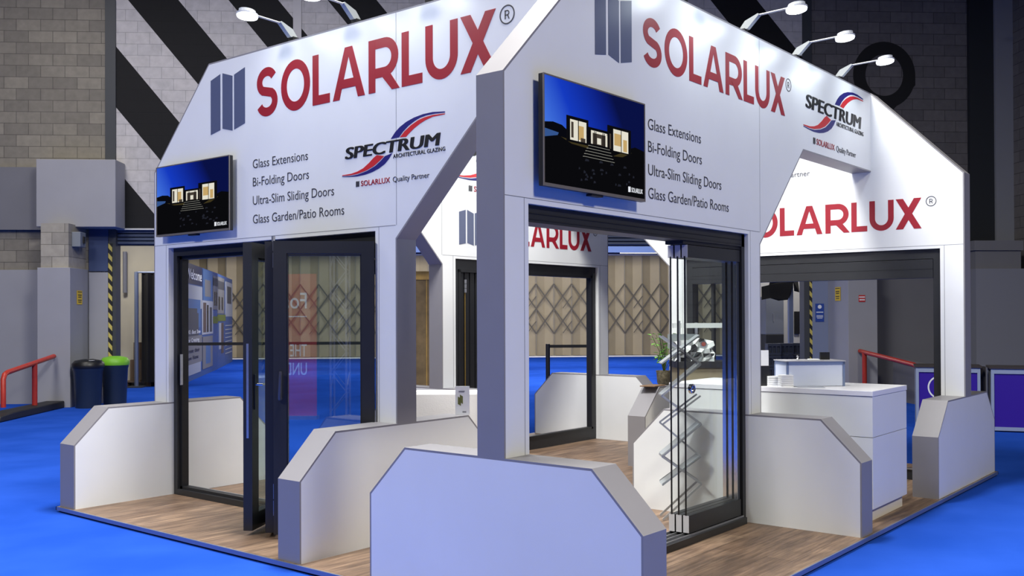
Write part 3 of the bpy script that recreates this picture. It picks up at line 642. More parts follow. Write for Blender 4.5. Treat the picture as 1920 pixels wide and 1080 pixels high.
# ------------------------------------------------------------------ the stand
S, SY, AA, T = 5.0555, 4.0811, .8779, .1945
AX, AC, AD = .874, .8798, .8929
ZCH, ZT, ZJ, ZO, ZCL, ZC2 = 2.9592, 3.8343, 2.2796, 2.25, 2.1799, 3.0439
HF, ZF, CF, EO, EI, PL = .8412, .5401, .303, .8811, 1.0733, .9059
t = thing('stand_platform', 'square stand platform with wood-effect planks and grey metal edge strip', 'platform', (0, 0, ZC))
X0, X1, Y0, Y1 = AX-PL, AX+S+PL, -PL, SY+PL
MB().box(X0+.012, X1-.012, Y0+.012, Y1-.012, .012, .045).build('plank_deck', WOOD, t)
mb = MB()
for a in ((X0, X1, Y0, Y0+.012), (X0, X1, Y1-.012, Y1), (X0, X0+.012, Y0, Y1), (X1-.012, X1, Y0, Y1)): mb.box(*a, .015, .045)
mb.build('metal_edge_strip', mat('edge_strip_metal', (128, 140, 168), .35, metal=.6), t)
MB().box(X0+.02, X1-.02, Y0+.02, Y1-.02, 0, .012).build('recessed_plinth', BLACKP, t)

def offset_poly(poly, offs):
    n = len(poly); out = []
    for i in range(n):
        p0, p1, p2 = Vector(poly[i-1]), Vector(poly[i]), Vector(poly[(i+1) % n])
        a = (p1-p0).normalized(); b = (p2-p1).normalized()
        na = Vector((-a.y, a.x)); nb = Vector((-b.y, b.x)); oa, ob = offs[i-1], offs[i]
        # line1: p1+na*oa + a*s ; line2: p1+nb*ob + b*t
        d = (p1+nb*ob)-(p1+na*oa); den = a.x*b.y-a.y*b.x
        if abs(den) < 1e-6: out.append(p1+na*oa); continue
        s = (d.x*b.y-d.y*b.x)/den; out.append(p1+na*oa+a*s)
    return out
def edged(poly, offs, fn, a, b, white_sides):
    """white-faced slab with grey edge band; poly counter-clockwise, offs per edge (edge i: poly[i]->poly[i+1])"""
    w = MB(); g = MB(); inn = offset_poly(poly, offs); n = len(poly)
    for dd in (a, b):
        w.add([fn(p, dd) for p in inn], [tuple(range(n))])
        for i in range(n):
            j = (i+1) % n
            if offs[i] > 0: g.add([fn(p, dd) for p in (poly[i], poly[j], inn[j], inn[i])], [(0, 1, 2, 3)])
    for i in range(n):
        j = (i+1) % n
        tgt = w if i in white_sides else g
        tgt.add([fn(poly[i], a), fn(poly[j], a), fn(poly[j], b), fn(poly[i], b)], [(0, 1, 2, 3)])
    return w, g
E = .0125
def wall(name, label, loc, rz, u1, u2, u3, u4, Lw, foot_labels):
    t = thing('stand_wall', label, 'stand wall', loc, rz, 'walls of the exhibition stand')
    w = AA
    # counter-clockwise in (u, z)
    poly = [(0, HF), (u1, HF), (u1, ZO), (u2, ZO), (u2, HF), (u3, HF), (u3, ZCL), (u4, ZC2), (Lw, ZC2), (Lw, ZT), (w, ZT), (0, ZCH)]
    offs = [0, 0, 0, 0, 0, E, E, E, 0, E, E, E]
    fn = lambda p, d: (p[0], d, p[1])
    a, g = edged(poly, offs, fn, 0, T, {0, 1, 2, 3, 4, 8})
    a.build('wall_panel', WHITE, t); g.build('edge_band', EDGE, t)
    sm = MB()
    for d0, d1 in ((-.0006, .001), (T-.001, T+.0006)):
        sm.box(E, u3-.01, d0, d1, ZJ-.002, ZJ+.002); sm.box(u3-.003, u3+.001, d0, d1, ZJ, ZT-E)
        sm.box(u2+.036, u2+.04, d0, d1, HF, ZJ); sm.box(u1-.04, u1-.036, d0, d1, HF, ZJ)
    sm.build('panel_seam', SEAM, t)
    for (ua, ub), lab in zip(((0, u1), (u2, u3)), foot_labels):
        f = thing('low_wall', lab, 'low wall', loc, rz, 'chamfered low walls of the stand')
        fp = [(-EO, 0), (EI, 0), (EI, ZF), (EI-CF, HF), (-EO+CF, HF), (-EO, ZF)]
        a, g = edged(fp, [0, E, E, E, E, E], lambda p, s: (s, p[0], p[1]), ua, ub, {0})
        a.build('side_panel', WHITE, f); g.build('edge_band', EDGE, f)
    return t
OUT = lambda x, z, d: (x, -d, z)
def INN(L):   # lettering on the inner face, reads left to right from inside: x measured from u=L downwards
    return lambda x, z, d: (L-x, T+d, z)
WA = wall('A', 'left-facing white stand wall with television, red wordmark and folding door', (AX, SY+AA, 0), -math.pi/2, .2387, 2.9951, 3.2206, 4.087, SY+AA-T,
          ('low chamfered wall at the far left corner of the platform', 'low chamfered wall beside the folding door, under the left diagonal'))
WB = wall('B', 'right-facing white stand wall with television and stacked sliding glass panes', (0, 0, 0), 0, .2194, 2.9791, 3.1954, 4.0616, AX+S-T,
          ('large low chamfered wall closest to the camera', 'low chamfered wall between the sliding glass and the reception counter'))
WC = wall('C', 'rear right stand wall with wordmark on its inner side and a wide open doorway', (AX+S, -AC, 0), math.pi/2, .2224, 2.9889, 3.2047, 4.07, SY+AC-T,
          ('low chamfered wall at the right corner of the platform', 'low chamfered wall with the plant behind the sliding glass'))
WD = wall('D', 'rear stand wall with wordmark seen through the front doorway', (S+AX+AD, SY, 0), math.pi, .2298, 2.994, 3.2096, 4.07, S+AX+AD-(AX+T),
          ('low chamfered wall at the back seen through the front doorway', 'low chamfered wall behind the white armchair'))
wordmark(OUT, 1.564, 4.170, 3.272, .392, WA); registered(OUT, 4.268, 3.604, .06, WA); bars_logo(OUT, .909, 1.404, 3.206, 3.719, WA)
service_list(OUT, WA); partner_logo(OUT, 2.628, 2.688, 1.0, WA)
wordmark(OUT, 1.440, 3.680, 3.282, .318, WB); registered(OUT, 3.755, 3.556, .052, WB); bars_logo(OUT, .884, 1.303, 3.225, 3.66, WB)
service_list(OUT, WB, 1.50); partner_logo(OUT, 4.061, 3.262, 1.36, WB)
for Wl in (WC, WD):
    I = INN(0)
    wordmark(I, -2.405, -.392, 2.452, .298, Wl); registered(I, -.302, 2.708, .046, Wl); bars_logo(I, -2.935, -2.558, 2.405, 2.80, Wl); partner_logo(I, -3.02, 3.16, 1.56, Wl) if Wl is WD else partner_logo(I, -2.80, 3.05+.147, 1.39, Wl)

# televisions ------------------------------------------------
def emis(name, c, s=1.0):
    m = bpy.data.materials.new(name); m.use_nodes = True; nt = m.node_tree; nt.nodes.clear()
    o = nt.nodes.new('ShaderNodeOutputMaterial'); e = nt.nodes.new('ShaderNodeEmission'); e.inputs[0].default_value = (*lin(c), 1); e.inputs[1].default_value = s
    nt.links.new(e.outputs[0], o.inputs[0]); return m
def sky_screen():
    m = bpy.data.materials.new('screen_night_sky'); m.use_nodes = True; nt = m.node_tree; nt.nodes.clear()
    o = nt.nodes.new('ShaderNodeOutputMaterial'); e = nt.nodes.new('ShaderNodeEmission'); tc = nt.nodes.new('ShaderNodeTexCoord'); sp = nt.nodes.new('ShaderNodeSeparateXYZ')
    nt.links.new(tc.outputs['Generated'], sp.inputs[0])
    f = mathn(nt, 'ADD', mathn(nt, 'MULTIPLY', sp.outputs['X'], .95), mathn(nt, 'MULTIPLY', sp.outputs['Z'], .38))
    r = nt.nodes.new('ShaderNodeValToRGB'); el = r.color_ramp.elements
    el[0].position = .12; el[0].color = (*lin((78, 132, 236)), 1); el[1].position = 1.2; el[1].color = (*lin((10, 18, 70)), 1)
    x = el.new(.5); x.color = (*lin((22, 60, 196)), 1); x = el.new(.85); x.color = (*lin((14, 32, 128)), 1)
    nt.links.new(f, r.inputs[0]); nt.links.new(r.outputs[0], e.inputs[0]); e.inputs[1].default_value = .95; nt.links.new(e.outputs[0], o.inputs[0])
    return m
SKYS = sky_screen(); GRD = emis('screen_dark_ground', (10, 10, 13)); HILL = emis('screen_hill', (8, 9, 16)); FRB = emis('screen_black_frame', (12, 12, 16)); LITW = emis('screen_lit_room', (226, 222, 206)); LITY = emis('screen_warm_wall', (196, 164, 106)); STEP = emis('screen_step_light', (150, 150, 140)); LOGO = emis('screen_white_logo', (235, 238, 245)); SEA = emis('screen_sea', (52, 84, 140)); ROCK = emis('screen_rock', (34, 36, 46)); GRAS = emis('screen_scrub', (62, 54, 30)); DIM = emis('screen_shadow_room', (70, 62, 54))
def television(label, wallobj, u0, u1, z0, z1):
    t = thing('television', label, 'television', wallobj.matrix_basis @ Vector(((u0+u1)/2, -.06, z0)), wallobj.rotation_euler[2], 'televisions on the stand walls')
    W = u1-u0; Hh = z1-z0; x0 = -W/2
    MB().box(x0, -x0, -.012, .02, 0, Hh).build('housing', BLACKP, t, bevel=.004)
    b = .012
    mb = MB().box(x0, -x0, -.018, -.012, 0, b*1.5).box(x0, -x0, -.018, -.012, Hh-b*.7, Hh).box(x0, x0+b*.8, -.018, -.012, b*1.5, Hh-b*.7).box(-x0-b*.8, -x0, -.018, -.012, b*1.5, Hh-b*.7)
    mb.build('bezel', mat('champagne_bezel', (150, 142, 134), .3, metal=.6), t)
    MB().box(-.06, .06, -.012, .03, -.014, 0).build('sensor_bar', BLACKP, t)
    MB().box(-.2, .2, .02, .06, .12, Hh-.12).build('wall_bracket', STEEL, t)
    sx0, sz0, sw, sh = x0+b*.8, b*1.5, W-b*1.6, Hh-b*2.2
    sc = MB().box(sx0, sx0+sw, -.0135, -.012, sz0, sz0+sh).build('screen', SKYS, t)
    lay = [0]
    KN = [(0, 0), (.26, .31), (.38, .435), (.71, .685), (1, 1)]
    def zmap(z):
        for (a0, b0), (a1, b1) in zip(KN, KN[1:]):
            if z <= a1: return b0+(b1-b0)*(z-a0)/(a1-a0)
        return z
    def shp(m, poly, nm='screen_picture'):
        lay[0] += 1; d = .0135+lay[0]*.00012
        MB().prism([(sx0+a*sw, sz0+zmap(c)*sh) for a, c in poly], lambda p, s: (p[0], -s, p[1]), .013, d).build(nm, m, sc)
    R = lambda a, b2, c, d: [(a, c), (b2, c), (b2, d), (a, d)]
    shp(HILL, [(0, .28), (.25, .28), (.22, .5), (.16, .56), (.08, .575), (.0, .55)])
    shp(SEA, [(0, .37), (.12, .42), (.13, .455), (.0, .475)])
    shp(GRD, [(0, 0), (1, 0), (1, .47), (.9, .5), (.78, .43), (.5, .42), (.3, .38), (.16, .42), (.1, .40), (.0, .345)])
    shp(GRAS, [(.15, .41), (.3, .385), (.42, .375), (.4, .35), (.25, .36)]); shp(GRAS, [(.66, .33), (.8, .42), (.86, .41), (.76, .34)])
    for k in range(26):
        a = .3+.6*random.random(); c = .06+.2*random.random(); w = .01+.03*random.random(); shp(ROCK, [(a, c), (a+w, c+.004), (a+w*.8, c+.018), (a+w*.2, c+.02)])
    # houses
    shp(FRB, R(.20, .405, .375, .70)); shp(LITW, R(.23, .385, .40, .66)); shp(LITY, R(.31, .36, .42, .60)); shp(DIM, R(.24, .262, .43, .63)); shp(DIM, R(.33, .375, .40, .45)); shp(FRB, R(.304, .311, .40, .66))
    shp(FRB, R(.40, .64, .40, .62)); shp(DIM, R(.425, .60, .41, .585)); shp(LITW, R(.43, .59, .555, .585)); shp(LITW, R(.49, .53, .42, .5)); shp(LITW, R(.43, .445, .41, .56)); shp(LITW, R(.575, .592, .41, .56))
    for a in (.46, .475, .545, .56): shp(FRB, R(a, a+.006, .41, .58))
    shp(FRB, R(.60, .845, .375, .71)); shp(LITW, R(.655, .815, .385, .675)); shp(LITY, R(.665, .735, .46, .62)); shp(LITW, R(.66, .74, .40, .45)); shp(FRB, R(.735, .742, .385, .675)); shp(LITY, R(.76, .80, .40, .56)); shp(DIM, R(.615, .63, .40, .6))
    shp(GRD, [(.36, .26), (.66, .26), (.62, .40), (.42, .40)])
    for k in range(5): shp(STEP, R(.355+.012*k, .665-.012*k, .265+k*.028, .269+k*.028))
    bars_logo(lambda x, z, d: (sx0+x*sw, -.0145-.003-d, sz0+z*sh), .815, .84, .045, .105, sc, LOGO, .001)
    text_mesh('SOLARLUX', lambda x, z, d: (sx0+x*sw, -.0178-d, sz0+z*sh), .85, .975, .05, .05, .001, .01, 1, 'screen_logo_text', LOGO, sc)
    return t
television('wall television on the left stand wall showing a lit house at night', WA, .161, 1.290, 2.350, 2.984)
television('wall television on the right stand wall showing a lit house at night', WB, .262, 1.340, 2.350, 2.985)

# arm spotlights ------------------------------------------------
LAMPDIR = []
def arm_lamp(label, wallobj, u, inward=False, power=4):
    sgn = 1 if inward else -1
    y0 = T if inward else 0
    t = thing('arm_spotlight', label, 'spotlight', wallobj.matrix_basis @ Vector((u, T/2, ZT)), wallobj.rotation_euler[2], 'arm spotlights along the stand tops')
    Y = lambda d: sgn*(T/2+d)*1.0
    MB().box(-.03, .03, -.05, .05, 0, .05).build('clamp', BLACKP, t)
    pr = [(Y(-.10), .05), (Y(-.05), .11), (Y(.06), .15), (Y(.07), .14), (Y(-.03), .045)]
    MB().prism(pr, lambda p, s: (s, p[0], p[1]), -.022, .022).build('bracket', mat('lamp_grey', (150, 156, 158), .45), t)
    MB().tube([(0, Y(.05), .14), (0, Y(.30), .145)], .008, 10).build('arm', mat('lamp_arm_grey', (170, 172, 176), .4), t, smooth=True)
    h = MB(); oval = [(x*.085, y*.07) for x, y in arc(0, 0, 1, 1, 0, 360, 28)[:-1]]
    yc = Y(.37)
    tilt = -.12*sgn
    F3 = lambda p, s: (p[0]*1.05, yc+p[1]*1.15, .105+s+p[1]*1.15*tilt*-1.0)
    h.prism(oval, F3, .018, .032); h.prism([(x*.7, y*.8) for x, y in oval], F3, .032, .06)
    h.build('head', mat('lamp_head_grey', (190, 194, 200), .35), t)
    MB().prism([(x*.94, y*.94) for x, y in oval], F3, .008, .018).build('lens', LENS, t)
    M = Matrix.Translation(t.location) @ Matrix.Rotation(t.rotation_euler[2], 4, 'Z')
    area('arm_spotlight_beam', M @ Vector((0, yc, .105)), M @ Vector((0, sgn*T/2, -1.0)), .14, power, (.86, .95, 1.0), spread=165)
for u, lab in ((1.953, 'first arm spotlight from the left on the left stand wall'), (2.712, 'second arm spotlight from the left on the left stand wall'), (3.497, 'arm spotlight above the wordmark end of the left stand wall')): arm_lamp(lab, WA, u, False, 2.2)
for u, lab in ((2.10, 'arm spotlight nearest the camera on the right stand wall'), (3.068, 'arm spotlight in front of the striped wall on the right stand wall'), (4.07, 'arm spotlight by the dark steel column on the right stand wall'), (5.072, 'arm spotlight in front of the big numeral')): arm_lamp(lab, WB, u, False, 4.5)
for u in (1.9, 3.0, 4.0): arm_lamp('arm spotlight inside the stand above the rear right wall', WC, u, True, 2.0)
for u in (.9, 2.1, 3.3, 4.5): arm_lamp('arm spotlight inside the stand above the rear wall', WD, u, True, 6)

# ------------------------------------------------------------------ doors
def frame(t, u1, u2, z1, d0, d1, w=.055, sill=.05, step=True, m=ANTH):
    MB().box(u1, u1+w, d0, d1, 0, z1).build('jamb', m, t); MB().box(u2-w, u2, d0, d1, 0, z1).build('jamb', m, t)
    MB().box(u1+w, u2-w, d0, d1, z1-w*1.3, z1).build('head_frame', m, t)
    MB().box(u1+w, u2-w, d0, d1, 0, sill).build('sill', m, t)
    if step:
        a = w+.03; e0, e1 = d0+.03, d1+.012
        mb = MB().box(u1+w, u1+a, e0, e1, sill, z1-w*1.3).box(u2-a, u2-w, e0, e1, sill, z1-w*1.3).box(u1+w, u2-w, e0, e1, z1-w*1.3-.03, z1-w*1.3).box(u1+w, u2-w, e0, e1, sill, sill+.025)
        mb.build('rebate', ANTHD, t)
def local(wallobj, u, d, z=0): return wallobj.matrix_basis @ Vector((u, d, z))
def mb_basis(o): return Matrix.Translation(o.location) @ Matrix.Rotation(o.rotation_euler[2], 4, 'Z')
# A: folding door
bpy.context.view_layer.update()
ta = thing('folding_door', 'anthracite three-leaf folding door half open in the left stand wall', 'door', WA.location, WA.rotation_euler[2])
frame(ta, .242, 2.992, ZO-.002, .05, .135)
MB().box(.328, .335, .06, .085, 1.0, 1.28).build('strike_plate', ALU, ta)
MB().box(.33, 2.9, .138, .149, .05, .078).build('threshold_strip', ALU, ta)
def wl(x, y): # world xy -> wall A local (u, d)
    return Vector((SY+AA-y, x-AX))
J = wl(.895, 1.995); Pp = wl(.386, 2.516); Q = wl(.90, 3.055); Lk = wl(.318, 2.697)
def leaf(a, b, off, st=.095):
    """leaf from a to b (local u,d), thickness th to the side of off"""
    e = (b-a); W = e.length; e.normalize(); n = Vector((-e.y, e.x))*off; th = .07; z0, z1 = .035, 2.172
    fn = lambda s, k, z: (a.x+e.x*s+n.x*k, a.y+e.y*s+n.y*k, z)
    def bx(mbx, s0, s1, k0, k1, za, zb): mbx.add([fn(s0, k0, za), fn(s1, k0, za), fn(s1, k1, za), fn(s0, k1, za), fn(s0, k0, zb), fn(s1, k0, zb), fn(s1, k1, zb), fn(s0, k1, zb)], [(0, 3, 2, 1), (4, 5, 6, 7), (0, 1, 5, 4), (1, 2, 6, 5), (2, 3, 7, 6), (3, 0, 4, 7)])
    f = MB(); bx(f, 0, st, 0, th, z0, z1); bx(f, W-st, W, 0, th, z0, z1); bx(f, st, W-st, 0, th, z0, z0+st*1.05); bx(f, st, W-st, 0, th, z1-st*.95, z1)
    lf = f.build('door_leaf', ANTH, ta)
    g = MB(); bx(g, st, W-st, .02, .026, z0+st, z1-st); bx(g, st, W-st, .044, .05, z0+st, z1-st); g.build('pane', GLASS2, lf)
    k = MB(); bx(k, st-.001, st+.008, .004, th-.004, z0+st, z1-st); bx(k, W-st-.008, W-st+.001, .004, th-.004, z0+st, z1-st); bx(k, st, W-st, .004, th-.004, z0+st, z0+st+.008); bx(k, st, W-st, .004, th-.004, z1-st-.012, z1-st); k.build('gasket', ANTHD, lf)
    return lf, fn, W
lf3, f3, W3 = leaf(J, Pp, 1)
lf2, f2, W2 = leaf(Pp+(Q-Pp).normalized()*.0, Q, 1)
lf1, f1, W1 = leaf(Lk, Q+Vector((.02, 0)), 1, .115)
lf1b = lf1
for z in (.16, 1.98):
    MB().tube([f3(W3+.01, -.012, z), f3(W3+.01, -.012, z+.11)], .013, 10).tube([f3(W3+.01, -.012, z+.122), f3(W3+.01, -.012, z+.232)], .013, 10).build('hinge', ALU, lf3, smooth=True)
    MB().tube([f3(-.012, .0, z-.05), f3(-.012, .0, z+.06)], .013, 10).tube([f3(-.012, .0, z+.07), f3(-.012, .0, z+.18)], .013, 10).build('hinge', ALU, lf3, smooth=True)
# which side of leaf 1 looks at the camera
camA = wl(CAM.x, CAM.y)
def side(fnl): return 0.07 if (Vector(fnl(.3, .07, 0)[:2])-camA).length < (Vector(fnl(.3, 0, 0)[:2])-camA).length else 0.0
s1 = side(f1); sg = 1 if s1 > 0 else -1
pl = MB(); pl.add([f1(.03+dx, s1+sg*k, z) for z in (.93, 1.19) for dx, k in ((0, 0), (.035, 0), (.035, .01), (0, .01))], [(0, 1, 2, 3), (4, 5, 6, 7), (0, 1, 5, 4), (1, 2, 6, 5), (2, 3, 7, 6), (3, 0, 4, 7)])
hp = pl.build('handle_plate', ANTH, lf1)
MB().tube([f1(.048, s1+sg*.01, 1.115), f1(.048, s1+sg*.055, 1.115), f1(.165, s1+sg*.058, 1.115)], .010, 10).build('lever', CHROME, hp, smooth=True)
MB().add([f1(-.002, k, z) for z in (.72, 1.42) for k in (.026, .044)]+[f1(.0005, k, z) for z in (.72, 1.42) for k in (.026, .044)], [(0, 1, 3, 2), (4, 6, 7, 5), (0, 2, 6, 4), (1, 5, 7, 3), (0, 4, 5, 1), (2, 3, 7, 6)]).build('lock_strip', ALU, lf1)
s3 = side(f3); sg3 = 1 if s3 > 0 else -1
MB().tube([f3(W3-.05, s3+sg3*.012, 1.02), f3(W3-.05, s3+sg3*.03, 1.05), f3(W3-.055, s3+sg3*.03, 1.22)], [.016, .014, .010], 10).build('handle', mat('dark_nickel', (96, 92, 92), .35, metal=.6), lf3, smooth=True)

# B: sliding glass
tb = thing('sliding_door', 'anthracite sliding door with three glass panes stacked to the right', 'door', WB.location, 0)
u1, u2 = .223, 2.976
MB().box(u1, u1+.012, .05, .19, 0, ZO-.003).build('jamb', ANTH, tb); MB().box(u2-.05, u2, .03, .20, 0, ZO-.003).build('jamb', ANTH, tb)
MB().box(u1, u2, .03, .20, ZO-.10, ZO-.003).build('head_frame', ANTH, tb)
MB().box(u1, u2-.05, .028, .03, ZO-.085, ZO-.08).box(u1, u2-.05, .026, .03, ZO-.05, ZO-.045).build('head_groove', ANTHD, tb)
MB().box(u1, u2-.05, -.005, .215, 0, .05).build('bottom_track', ANTH, tb)
MB().box(2.03, u2-.05, .04, .185, ZO-.125, ZO-.10).build('top_track', ANTHD, tb)
mb = MB()
for y in (.025, .08, .135, .19): mb.box(u1, u2-.05, y-.003, y+.003, .05, .062)
mb.build('track_rib', ALU, tb)
for i, (y0, xa, xb) in enumerate(((.035, 2.085, 2.90), (.09, 2.08, 2.915), (.145, 2.075, 2.93))):
    p = MB().box(xa, xb, y0+.0165, y0+.0285, .19, 2.04).build('glass_pane', SLGLASS, tb)
    MB().box(xa-.004, xa, y0+.0165, y0+.0285, .19, 2.04).build('pane_edge', mat('black_edge_seal', (12, 13, 14), .4), p)
    MB().box(xb-.035, xb, y0+.008, y0+.037, .19, 2.04).build('closing_profile', mat('closing_profile_dark', (40, 46, 56), .6), p)
    MB().box(xb-.040, xb-.035, y0+.008, y0+.037, .19, 2.04).build('closing_profile', CHROME, p)
    MB().box(xa, xb, y0, y0+.045, .065, .19).build('bottom_rail', ANTH, p)
    MB().box(xa-.003, xa, y0, y0+.045, .068, .19).build('end_cap', mat('end_cap_grey', (196, 196, 198), .5), p)
    MB().box(xa-.003, xa, y0, y0+.045, 2.03, 2.12).build('end_cap', mat('end_cap_grey'), p)
    MB().box(xa, xb, y0, y0+.045, 2.03, 2.12).build('top_rail', ANTH, p)
    MB().box(xa+.015, xa+.03, y0+.012, y0+.032, 2.12, 2.15).build('roller', BLACKP, p)
    if i == 0:
        kn = MB()
        ring = lambda r, y: [(xa+.062+r*math.cos(2*math.pi*k/24), y, 1.09+r*math.sin(2*math.pi*k/24)) for k in range(24)]
        prof = [(.036, y0+.0165), (.036, y0-.004), (.030, y0-.008), (.026, y0-.006), (.024, y0+.006)]
        for (r0, a0), (r1, a1) in zip(prof, prof[1:]): kn.add(ring(r0, a0)+ring(r1, a1), [(k, (k+1) % 24, 24+(k+1) % 24, 24+k) for k in range(24)])
        kn.add(ring(.024, y0+.006), [tuple(range(24))]); kn.build('round_pull', CHROME, p, smooth=True)

# C: open frame, D: frame with folded leaves
tcx = thing('sliding_door', 'anthracite door frame with wide top box in the rear right wall', 'door', WC.location, WC.rotation_euler[2])
frame(tcx, .226, 2.985, ZO-.003, .03, T-.03, .07, .10, False)
MB().box(.296, 2.915, .05, T-.02, ZO-.28, ZO-.10).build('top_box', ANTH, tcx)
MB().box(.296, 2.915, T-.021, T-.018, ZO-.195, ZO-.19).build('box_groove', ANTHD, tcx)
MB().box(.296, 2.915, T-.03, T-.018, .10, .115).build('sill_strip', ALU, tcx)
MB().box(2.2, 2.915, .08, .09, .12, ZO-.28).build('pane', GLASS, tcx)
for u in (2.2, 2.45, 2.68): MB().box(u, u+.03, .06, .11, .1, ZO-.28).build('pane_stile', ANTH, tcx)
tdx = thing('folding_door', 'anthracite door frame with folded leaves in the rear stand wall', 'door', WD.location, WD.rotation_euler[2])
frame(tdx, .234, 2.99, ZO-.003, .06, T-.045, .085, .14, True)
MB().box(.32, 2.9, T-.05, T-.044, .14, .15).build('threshold_strip', ALU, tdx)
MB().box(.318, .326, .10, .125, .93, 1.22).build('strike_plate', ALU, tdx)
for k, u in enumerate((2.83, 2.74, 2.65, 2.56)):
    l = MB().box(u-.035, u+.035, -.22, .13, .15, ZO-.13).build('door_leaf', ANTHD, tdx)
    if k == 0:
        for z in (1.98, 1.93, 1.88): MB().tube([(u-.05, .145, z), (u-.05, .145, z+.045)], .014, 8).build('hinge', ALU, l, smooth=True)
        MB().box(u-.054, u-.046, .135, .142, .15, 1.9).build('edge_gasket', mat('brass_gasket', (150, 122, 60), .4, metal=.5), l)

# ------------------------------------------------------------------ inside the stand
# reception counter: front corner (3.55,-.74), runs back along +y, depth along +x
t = thing('reception_counter', 'white reception counter with drawer line standing behind the right low wall', 'counter', (3.56, -.76, 0), math.radians(.5))
CW, CL_, CH = .84, 1.80, 1.02
MB().box(0, CW, 0, CL_, .10, .655).build('lower_body', WHITE, t); MB().box(.03, CW-.03, .03, CL_-.03, 0, .10).build('kick_plinth', mat('cream_kick', (222, 216, 204), .5), t)
MB().box(0, CW, 0, CL_, .66, CH-.045).build('upper_body', WHITE, t)
MB().box(.008, CW-.008, .008, CL_-.008, .655, .66).build('shadow_gap', SEAM, t)
MB().box(-.004, CW+.004, -.004, CL_+.004, CH-.042, CH).build('worktop', mat('white_worktop', (230, 230, 235), .3), t, bevel=.003)
TZ = CH
# light box on the counter
t = thing('display_box', 'white panelled box with blue-grey aluminium frame on the reception counter', 'display box', (3.905, -.105, TZ), math.radians(-46))
bw, bd, bh = .50, .30, .215
MB().box(-bw/2+.004, bw/2-.004, -bd/2+.006, bd/2-.006, .004, bh-.012).build('panel', mat('pale_blue_panel', (206, 214, 232), .45), t)
mb = MB()
for x in (-bw/2, bw/2-.018):
    for y in (-bd/2, bd/2-.018): mb.box(x, x+.018, y, y+.018, 0, bh-.008)
mb.box(-bw/2, bw/2, -bd/2, -bd/2+.018, bh-.034, bh-.008).box(-bw/2, -bw/2+.018, -bd/2, bd/2, bh-.034, bh-.008).box(bw/2-.018, bw/2, -bd/2, bd/2, bh-.034, bh-.008)
mb.build('frame', BLUEALU, t)
MB().box(-bw/2-.005, bw/2+.005, -bd/2-.005, bd/2+.005, bh-.008, bh).build('lid', mat('box_lid_grey', (170, 170, 176), .5), t)
o = MB().box(-.07, .07, -.05, .05, 0, .003).box(-.05, .06, -.04, .05, .003, .006).build('leaflet', PAPER); o.location = (3.955, -.125, TZ+bh+.0005); o.rotation_euler = (0, 0, .4); tag(o, 'white leaflets lying on top of the framed display box', 'leaflets')
o = MB().box(-.04, .04, -.012, .012, 0, .062).build('card_holder', BLACKP); o.location = (4.045, -.185, TZ+bh+.0005); o.rotation_euler = (0, 0, math.radians(-46)); tag(o, 'small black card holder on top of the framed display box', 'card holder')
o = MB().lathe([(.010, 0), (.013, .008), (.005, .018), (.012, .03), (.006, .04)], n=14).build('bottle_stopper', CHROME, smooth=True); o.location = (3.835, -.035, TZ+bh+.0005); tag(o, 'tiny metal figure on top of the framed display box', 'ornament')
# brochure holder and paper stacks
t = thing('brochure_holder', 'tall black holder full of white brochures on the counter', 'brochure holder', (3.625, .19, TZ), math.radians(-50))
MB().box(-.055, .055, -.03, .03, 0, .17).build('holder', BLACKP, t)
for i in range(4): MB().box(-.048, .048, -.024+i*.012, -.016+i*.012, .02, .30-.006*i).build('brochure', PAPER, t)
t = thing('paper_stack', 'left stack of white cards next to the black brochure holder', 'paper stack', (3.655, .10, TZ), math.radians(-46), 'stacks of white cards on the counter')
for i in range(5): MB().box(-.055, .055, -.04, .04, i*.017, i*.017+.015).build('card_pack', PAPER, t)
t = thing('paper_stack', 'right, slightly taller stack of white cards beside the framed display box', 'paper stack', (3.622, -.02, TZ), math.radians(-46), 'stacks of white cards on the counter')
for i in range(6): MB().box(-.05, .05, -.045, .045, i*.017, i*.017+.015).build('card_pack', PAPER, t)
o = MB().box(-.11, .11, -.07, .07, 0, .002).build('leaflet', mat('grey_leaflet', (176, 180, 192), .6)); o.location = (3.70, -.20, TZ+.0005); o.rotation_euler = (0, 0, math.radians(-60)); tag(o, 'grey leaflet lying at the front edge of the counter', 'leaflets')

# zig-zag literature stand, square to the view
t = thing('literature_stand', 'silver zig-zag folding literature stand behind the sliding glass', 'literature stand', (2.637, .575, 0), math.atan2(-.781, .625))
LEV = [0, .283, .5, .755, .98, 1.23, 1.453]; w = .303; dpt = .17
LS = mat('perforated_silver', (176, 178, 182), .4, metal=.5)
for y in (0, dpt):
    for k in range(6):
        a = (0 if k % 2 == 0 else w, y, LEV[k]+.006); b = (w if k % 2 == 0 else 0, y, LEV[k+1])
        MB().bar(a, b, .016, .008, (0, 1, 0)).build('side_bar', LS, t)
        a2 = (w-a[0], y+.01, LEV[k] + (.23 if k == 0 else 0)); b2 = (w-b[0], y+.01, LEV[k+1])
        if k > 0 and k < 4: MB().bar(a2, b2, .014, .007, (0, 1, 0)).build('side_bar', LS, t)
for k in (1, 3, 5):
    a = Vector((w, 0, LEV[k])); b = Vector((0, 0, LEV[k+1] if k < 5 else LEV[k]))
